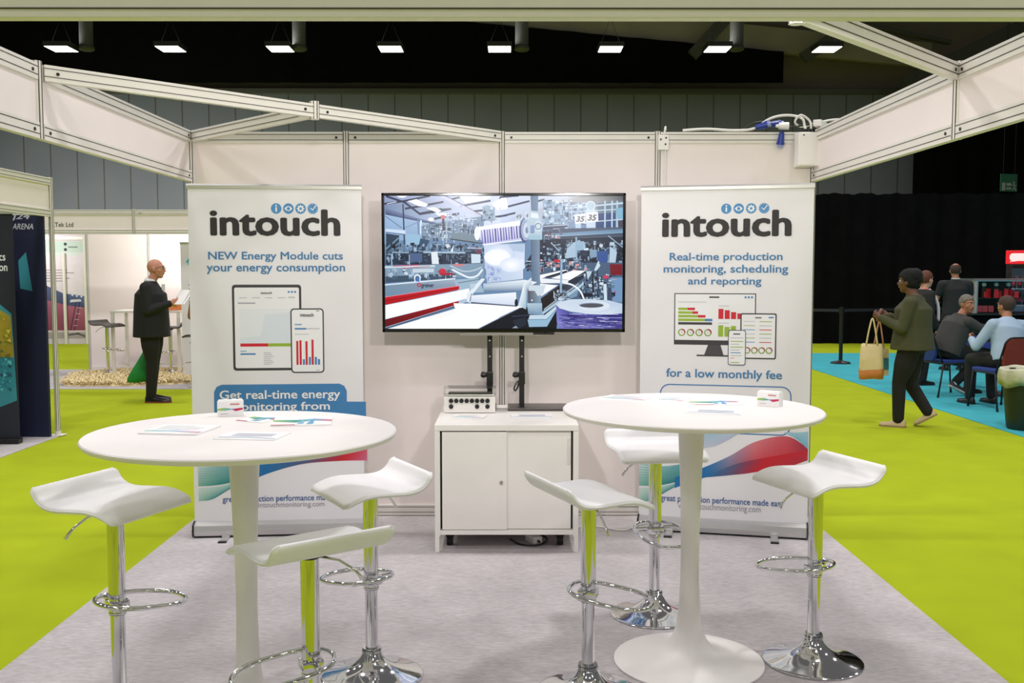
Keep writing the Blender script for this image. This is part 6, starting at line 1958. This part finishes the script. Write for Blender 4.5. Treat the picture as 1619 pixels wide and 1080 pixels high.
# ---- seated visitor almost wholly behind the left banner
J = dict(pelvis=(0, 0, 0.80), neck=(0, 0.06, 1.30), head=(0, 0.12, 1.45), shl=(-0.18, 0.05, 1.23), shr=(0.18, 0.05, 1.23), ell=(-0.24, 0.1, 0.98), wrl=(-0.15, 0.3, 1.04), elr=(0.24, 0.1, 0.98), wrr=(0.15, 0.3, 1.04),
         hipl=(-0.09, 0, 0.78), hipr=(0.09, 0, 0.78), knl=(-0.11, 0.36, 0.72), knr=(0.11, 0.36, 0.72), anl=(-0.1, 0.32, 0.36), anr=(0.1, 0.32, 0.36))
ps = Pose(J)
v = figure('person in tan top seated behind the left banner, only an edge showing', (-4.14, 13.70, 0), 12, ps, skin_b, tan, jean_blue, vox=0.012)
face_parts(v, J['head'], ps.head_rot); hair_cap(v, J['head'], ps.head_rot, hair_brown, 0.06)
shoe(v, (-0.1, 0.26, 0.28), (-0.11, 0.5, 0.26), shoe_black, black_plastic); shoe(v, (0.1, 0.26, 0.28), (0.11, 0.5, 0.26), shoe_black, black_plastic)

# ---- woman in an olive jacket walking with a tote bag
WX, WY = 4.12, 10.15
J = dict(pelvis=(0, 0.0, 0.86), neck=(0, 0.0, 1.355), head=(0, 0.05, 1.49), shl=(-0.19, -0.01, 1.275), shr=(0.19, -0.01, 1.275), ell=(-0.25, 0.05, 1.02), wrl=(-0.17, 0.27, 1.12), elr=(0.24, 0.06, 1.02), wrr=(0.12, 0.27, 1.13),
         hipl=(-0.095, 0, 0.83), hipr=(0.095, 0, 0.83), knl=(-0.095, 0.10, 0.46), knr=(0.09, 0.04, 0.45), anl=(-0.09, 0.10, 0.085), anr=(0.085, -0.15, 0.16))
ps = Pose(J, head_yaw=-8, girth=1.2)
wm = figure('woman in an olive jacket and black trousers walking left with a cloth bag', (WX, WY, 0), 56, ps, skin_c, olive, trouser_black, hem=-0.06, hands=(60, 60),
            trunk=((0.205, 0.18), (0.18, 0.15), (0.185, 0.15), (0.16, 0.10)), legw=0.98)
face_parts(wm, J['head'], ps.head_rot, brow=hair_black)
hair_cap(wm, J['head'], ps.head_rot, hair_black, 0.05, grow=1.14, low=-0.06, bun=[((0, -0.06, 0.06), (0.085, 0.075, 0.08)), ((0, -0.03, 0.0), (0.088, 0.08, 0.08)), ((0, -0.095, 0.03), (0.05, 0.045, 0.05))])
shoe(wm, (-0.09, 0.03, 0.0), (-0.10, 0.28, 0.0), shoe_beige, mat('sole_beige', (150, 126, 92), 0.6), 0.07, 0.045)
shoe(wm, (0.085, -0.235, 0.125), (0.09, -0.03, 0.0), shoe_beige, mat('sole_beige', (150, 126, 92), 0.6), 0.07, 0.045, up=(0, 0.5, 0.86))
w_ = in_world(wm, (-0.19, 0.355, 0.0))
t = thing('tote_bag', 'cream cloth tote bag with an orange base hanging from the hand of the woman', 'bag', (w_.x, w_.y, 0), R(68))
canvas = mat('canvas_cream', (212, 192, 146), 0.85, vary=0.08, bump=0.3, bscale=30)
b = MB(); rings = []
for z, wy, wx in ((0.50, 0.10, 0.05), (0.51, 0.115, 0.065), (0.60, 0.12, 0.075), (0.72, 0.115, 0.06), (0.84, 0.105, 0.03), (0.845, 0.10, 0.026)):
    rings.append([b.bm.verts.new((wx * cos(2 * pi * k / 28) * (1 + .05 * sin(4 * k + z * 9)), wy * (abs(sin(2 * pi * k / 28)) ** .6) * (1 if sin(2 * pi * k / 28) > 0 else -1), z + 0.012 * sin(2 * pi * k / 14))) for k in range(28)])
for a, c in zip(rings, rings[1:]):
    for k in range(28):
        b.bm.faces.new((a[k], a[(k + 1) % 28], c[(k + 1) % 28], c[k]))
b.bm.faces.new(rings[0][::-1]); b.bm.faces.new(rings[-1])
bg = b.build('bag_body', canvas, t, True)
b = MB(); rings = []
for z, wy, wx in ((0.494, 0.09, 0.045), (0.496, 0.118, 0.069), (0.56, 0.123, 0.077), (0.59, 0.1235, 0.078)):
    rings.append([b.bm.verts.new((wx * cos(2 * pi * k / 28) * (1 + .05 * sin(4 * k + z * 9)), wy * (abs(sin(2 * pi * k / 28)) ** .6) * (1 if sin(2 * pi * k / 28) > 0 else -1), z + 0.010 * sin(2 * pi * k / 14))) for k in range(28)])
for a, c in zip(rings, rings[1:]):
    for k in range(28):
        b.bm.faces.new((a[k], a[(k + 1) % 28], c[(k + 1) % 28], c[k]))
b.bm.faces.new(rings[0][::-1])
b.build('orange_base', mat('bag_orange', (206, 128, 74), 0.8, vary=0.08), bg, True)
b = MB()
for sx in (-0.03, 0.03):
    b.tube(smooth_curve([(sx, 0.055, 0.84), (sx * 0.6, 0.03, 1.0), (0, 0.0, 1.115), (sx * 0.6, -0.03, 1.0), (sx, -0.055, 0.84)], 5), 0.008, 6)
b.build('strap', canvas, t, True)
t2 = thing('carrier_bag', 'small teal and cream bag held behind the cream tote bag', 'bag', (w_.x + 0.12, w_.y + 0.13, 0), R(68))
b = MB(); b.prism([(-0.10, 0.52), (0.10, 0.5), (0.095, 0.80), (-0.095, 0.80)], -0.03, 0.03, 'x'); cb = b.build('bag_body', canvas, t2)
b = MB(); b.prism([(-0.102, 0.58), (0.102, 0.57), (0.099, 0.70), (-0.099, 0.70)], -0.032, 0.032, 'x'); b.build('teal_panel', mat('bag_teal', (60, 128, 140), 0.7), cb)
b = MB(); b.tube([(0, 0.05, 0.8), (0, 0.02, 1.0), (0.0, 0.0, 1.1)], 0.008, 6); b.tube([(0, -0.05, 0.8), (0, -0.02, 1.0), (0.0, 0.0, 1.1)], 0.008, 6); b.build('strap', mat('strap_tan', (190, 140, 104), 0.7), t2)

# ---- young woman behind, in profile facing right
J = dict(pelvis=(0, 0, 0.84), neck=(0, 0, 1.34), head=(0, 0.045, 1.475), shl=(-0.165, -0.01, 1.27), shr=(0.165, -0.01, 1.27), ell=(-0.2, -0.02, 1.0), wrl=(-0.18, 0.12, 0.80), elr=(0.2, -0.02, 1.0), wrr=(0.18, 0.12, 0.80),
         hipl=(-0.085, 0, 0.82), hipr=(0.085, 0, 0.82), knl=(-0.09, 0.02, 0.45), knr=(0.09, 0.0, 0.45), anl=(-0.09, -0.02, 0.085), anr=(0.09, -0.04, 0.085))
ps = Pose(J, head_yaw=10)
gl = figure('young woman with tied auburn hair and a black and white top, behind the walking woman', (5.79, 13.95, GC), -75, ps, skin_b, polo_black, trouser_black, hands=(40, 40), top_name='top', vox=0.011)
face_parts(gl, J['head'], ps.head_rot)
hair_cap(gl, J['head'], ps.head_rot, hair_auburn, 0.055, grow=1.08, low=-0.05, bun=[((0, -0.11, 0.03), (0.035, 0.04, 0.05)), ((0, -0.115, -0.03), (0.022, 0.025, 0.06))])
b = MB(); b.tube(smooth_curve([(0.10, 0.02, 1.34), (0.12, 0.10, 1.24), (0.12, 0.16, 1.1), (0.12, 0.17, 0.9)], 5), [0.022] * 16, 8); b.tube(smooth_curve([(-0.10, 0.02, 1.34), (-0.12, 0.10, 1.24), (-0.12, 0.16, 1.1), (-0.12, 0.17, 0.9)], 5), [0.022] * 16, 8); b.build('white_stripe', shirt_white, gl, True)
b = MB(); b.tube(smooth_curve([(0.075, -0.02, 1.355), (0.085, 0.06, 1.30), (0.05, 0.13, 1.2)], 5), 0.018, 8); b.build('pink_scarf', mat('scarf_pink', (214, 120, 120), 0.7), gl, True)
shoe(gl, (-0.09, -0.08, 0), (-0.1, 0.17, 0), shoe_black, black_plastic); shoe(gl, (0.09, -0.1, 0), (0.1, 0.15, 0), shoe_black, black_plastic)

# ---- man in black seen from behind
J = dict(pelvis=(0, 0, 0.94), neck=(0, 0, 1.455), head=(0, 0.03, 1.60), shl=(-0.21, 0, 1.38), shr=(0.21, 0, 1.38), ell=(-0.275, 0.06, 1.12), wrl=(-0.235, 0.2, 1.10), elr=(0.27, 0.08, 1.10), wrr=(0.15, 0.30, 1.12),
         hipl=(-0.10, 0, 0.91), hipr=(0.10, 0, 0.91), knl=(-0.11, 0.0, 0.49), knr=(0.11, 0.02, 0.49), anl=(-0.12, -0.02, 0.09), anr=(0.12, -0.02, 0.09))
ps = Pose(J, head_yaw=-8, girth=1.08)
mb = figure('man in black clothes standing with his back turned near the snack display', (7.16, 16.0, GC), -4, ps, skin_d, polo_black, trouser_black, sleeve='half', hands=(45, 45), top_name='shirt', vox=0.011, palm=(V((0.3, 0.2, 0.5)), V((-0.3, 0.2, 0.5))))
face_parts(mb, J['head'], ps.head_rot)
hair_cap(mb, J['head'], ps.head_rot, hair_brown, 0.06, grow=1.04, low=-0.045, bald=0.095)
b = MB(); b.lathe([(0.064, -0.01), (0.07, -0.01), (0.066, 0.012), (0.06, 0.012), (0.064, -0.01)], (0, 0, 1.475), 20); b.build('collar', mat('collar_pale', (190, 192, 196), 0.7), mb, True)
shoe(mb, (-0.12, -0.08, 0), (-0.14, 0.18, 0), shoe_black, black_plastic); shoe(mb, (0.12, -0.08, 0), (0.14, 0.18, 0), shoe_black, black_plastic)

# ---- seated man in a dark grey jacket, leaning to the table, head turned back to the camera
J = dict(pelvis=(0, -0.06, 0.56), neck=(0, 0.14, 1.03), head=(0.02, 0.21, 1.17), shl=(-0.2, 0.11, 0.95), shr=(0.2, 0.11, 0.95), ell=(-0.25, 0.36, 0.80), wrl=(-0.12, 0.56, 0.80), elr=(0.26, 0.36, 0.80), wrr=(0.16, 0.60, 0.80),
         hipl=(-0.10, -0.04, 0.555), hipr=(0.10, -0.04, 0.555), knl=(-0.12, 0.40, 0.54), knr=(0.14, 0.42, 0.54), anl=(-0.10, 0.36, 0.10), anr=(0.12, 0.02, 0.19))
ps = Pose(J, head_yaw=-80, head_pitch=-4, girth=1.15)
s1 = figure('seated man with grey hair and dark grey jacket, head turned towards the camera', (5.66, 12.75, GC), -78, ps, skin_d, jacket_dark, trouser_black, hem=-0.03, hands=(30, 30), vox=0.010,
            trunk=((0.195, 0.16), (0.185, 0.15), (0.19, 0.145), (0.165, 0.10)))
face_parts(s1, J['head'], ps.head_rot, brow=hair_grey)
hair_cap(s1, J['head'], ps.head_rot, hair_grey, 0.06, grow=1.035, low=-0.03)
shoe(s1, (-0.10, 0.28, 0), (-0.11, 0.56, 0), shoe_black, black_plastic, 0.08, 0.05)
trainer = mat('trainer_pale', (196, 190, 186), 0.6)
shoe(s1, (0.12, -0.08, 0.13), (0.13, 0.16, 0.01), mat('trainer_dark', (50, 46, 46), 0.6), trainer, 0.075, 0.048, up=(0, 0.45, 0.9))
b = MB(); b.capsule((0.12, 0.05, 0.225), (0.12, 0.0, 0.17), 0.047, 0.044, 14); b.build('sock', mat('sock_pale', (180, 196, 206), 0.8), s1, True)

# ---- seated man in a pale blue shirt, back to the camera
J = dict(pelvis=(0, -0.06, 0.56), neck=(0.09, 0.09, 1.04), head=(0.12, 0.15, 1.18), shl=(-0.12, 0.06, 0.97), shr=(0.30, 0.05, 0.95), ell=(-0.26, 0.16, 0.71), wrl=(-0.17, 0.36, 0.78), elr=(0.38, 0.2, 0.72), wrr=(0.25, 0.42, 0.78),
         hipl=(-0.10, -0.04, 0.555), hipr=(0.10, -0.04, 0.555), knl=(-0.14, 0.40, 0.54), knr=(0.14, 0.40, 0.54), anl=(-0.14, 0.40, 0.10), anr=(0.14, 0.38, 0.10))
ps = Pose(J, head_yaw=10, girth=1.1)
s2 = figure('seated man in a pale blue shirt on the rust backed chair at the right edge', (5.76, 11.54, GC), 12, ps, skin_d, shirt_blue, trouser_black, hem=-0.03, hands=(35, 35), top_name='shirt', vox=0.010)
face_parts(s2, J['head'], ps.head_rot)
hair_cap(s2, J['head'], ps.head_rot, hair_brown, 0.055, grow=1.05, low=-0.05)
shoe(s2, (-0.14, 0.33, 0), (-0.15, 0.6, 0), shoe_black, black_plastic); shoe(s2, (0.14, 0.31, 0), (0.15, 0.58, 0), shoe_black, black_plastic)
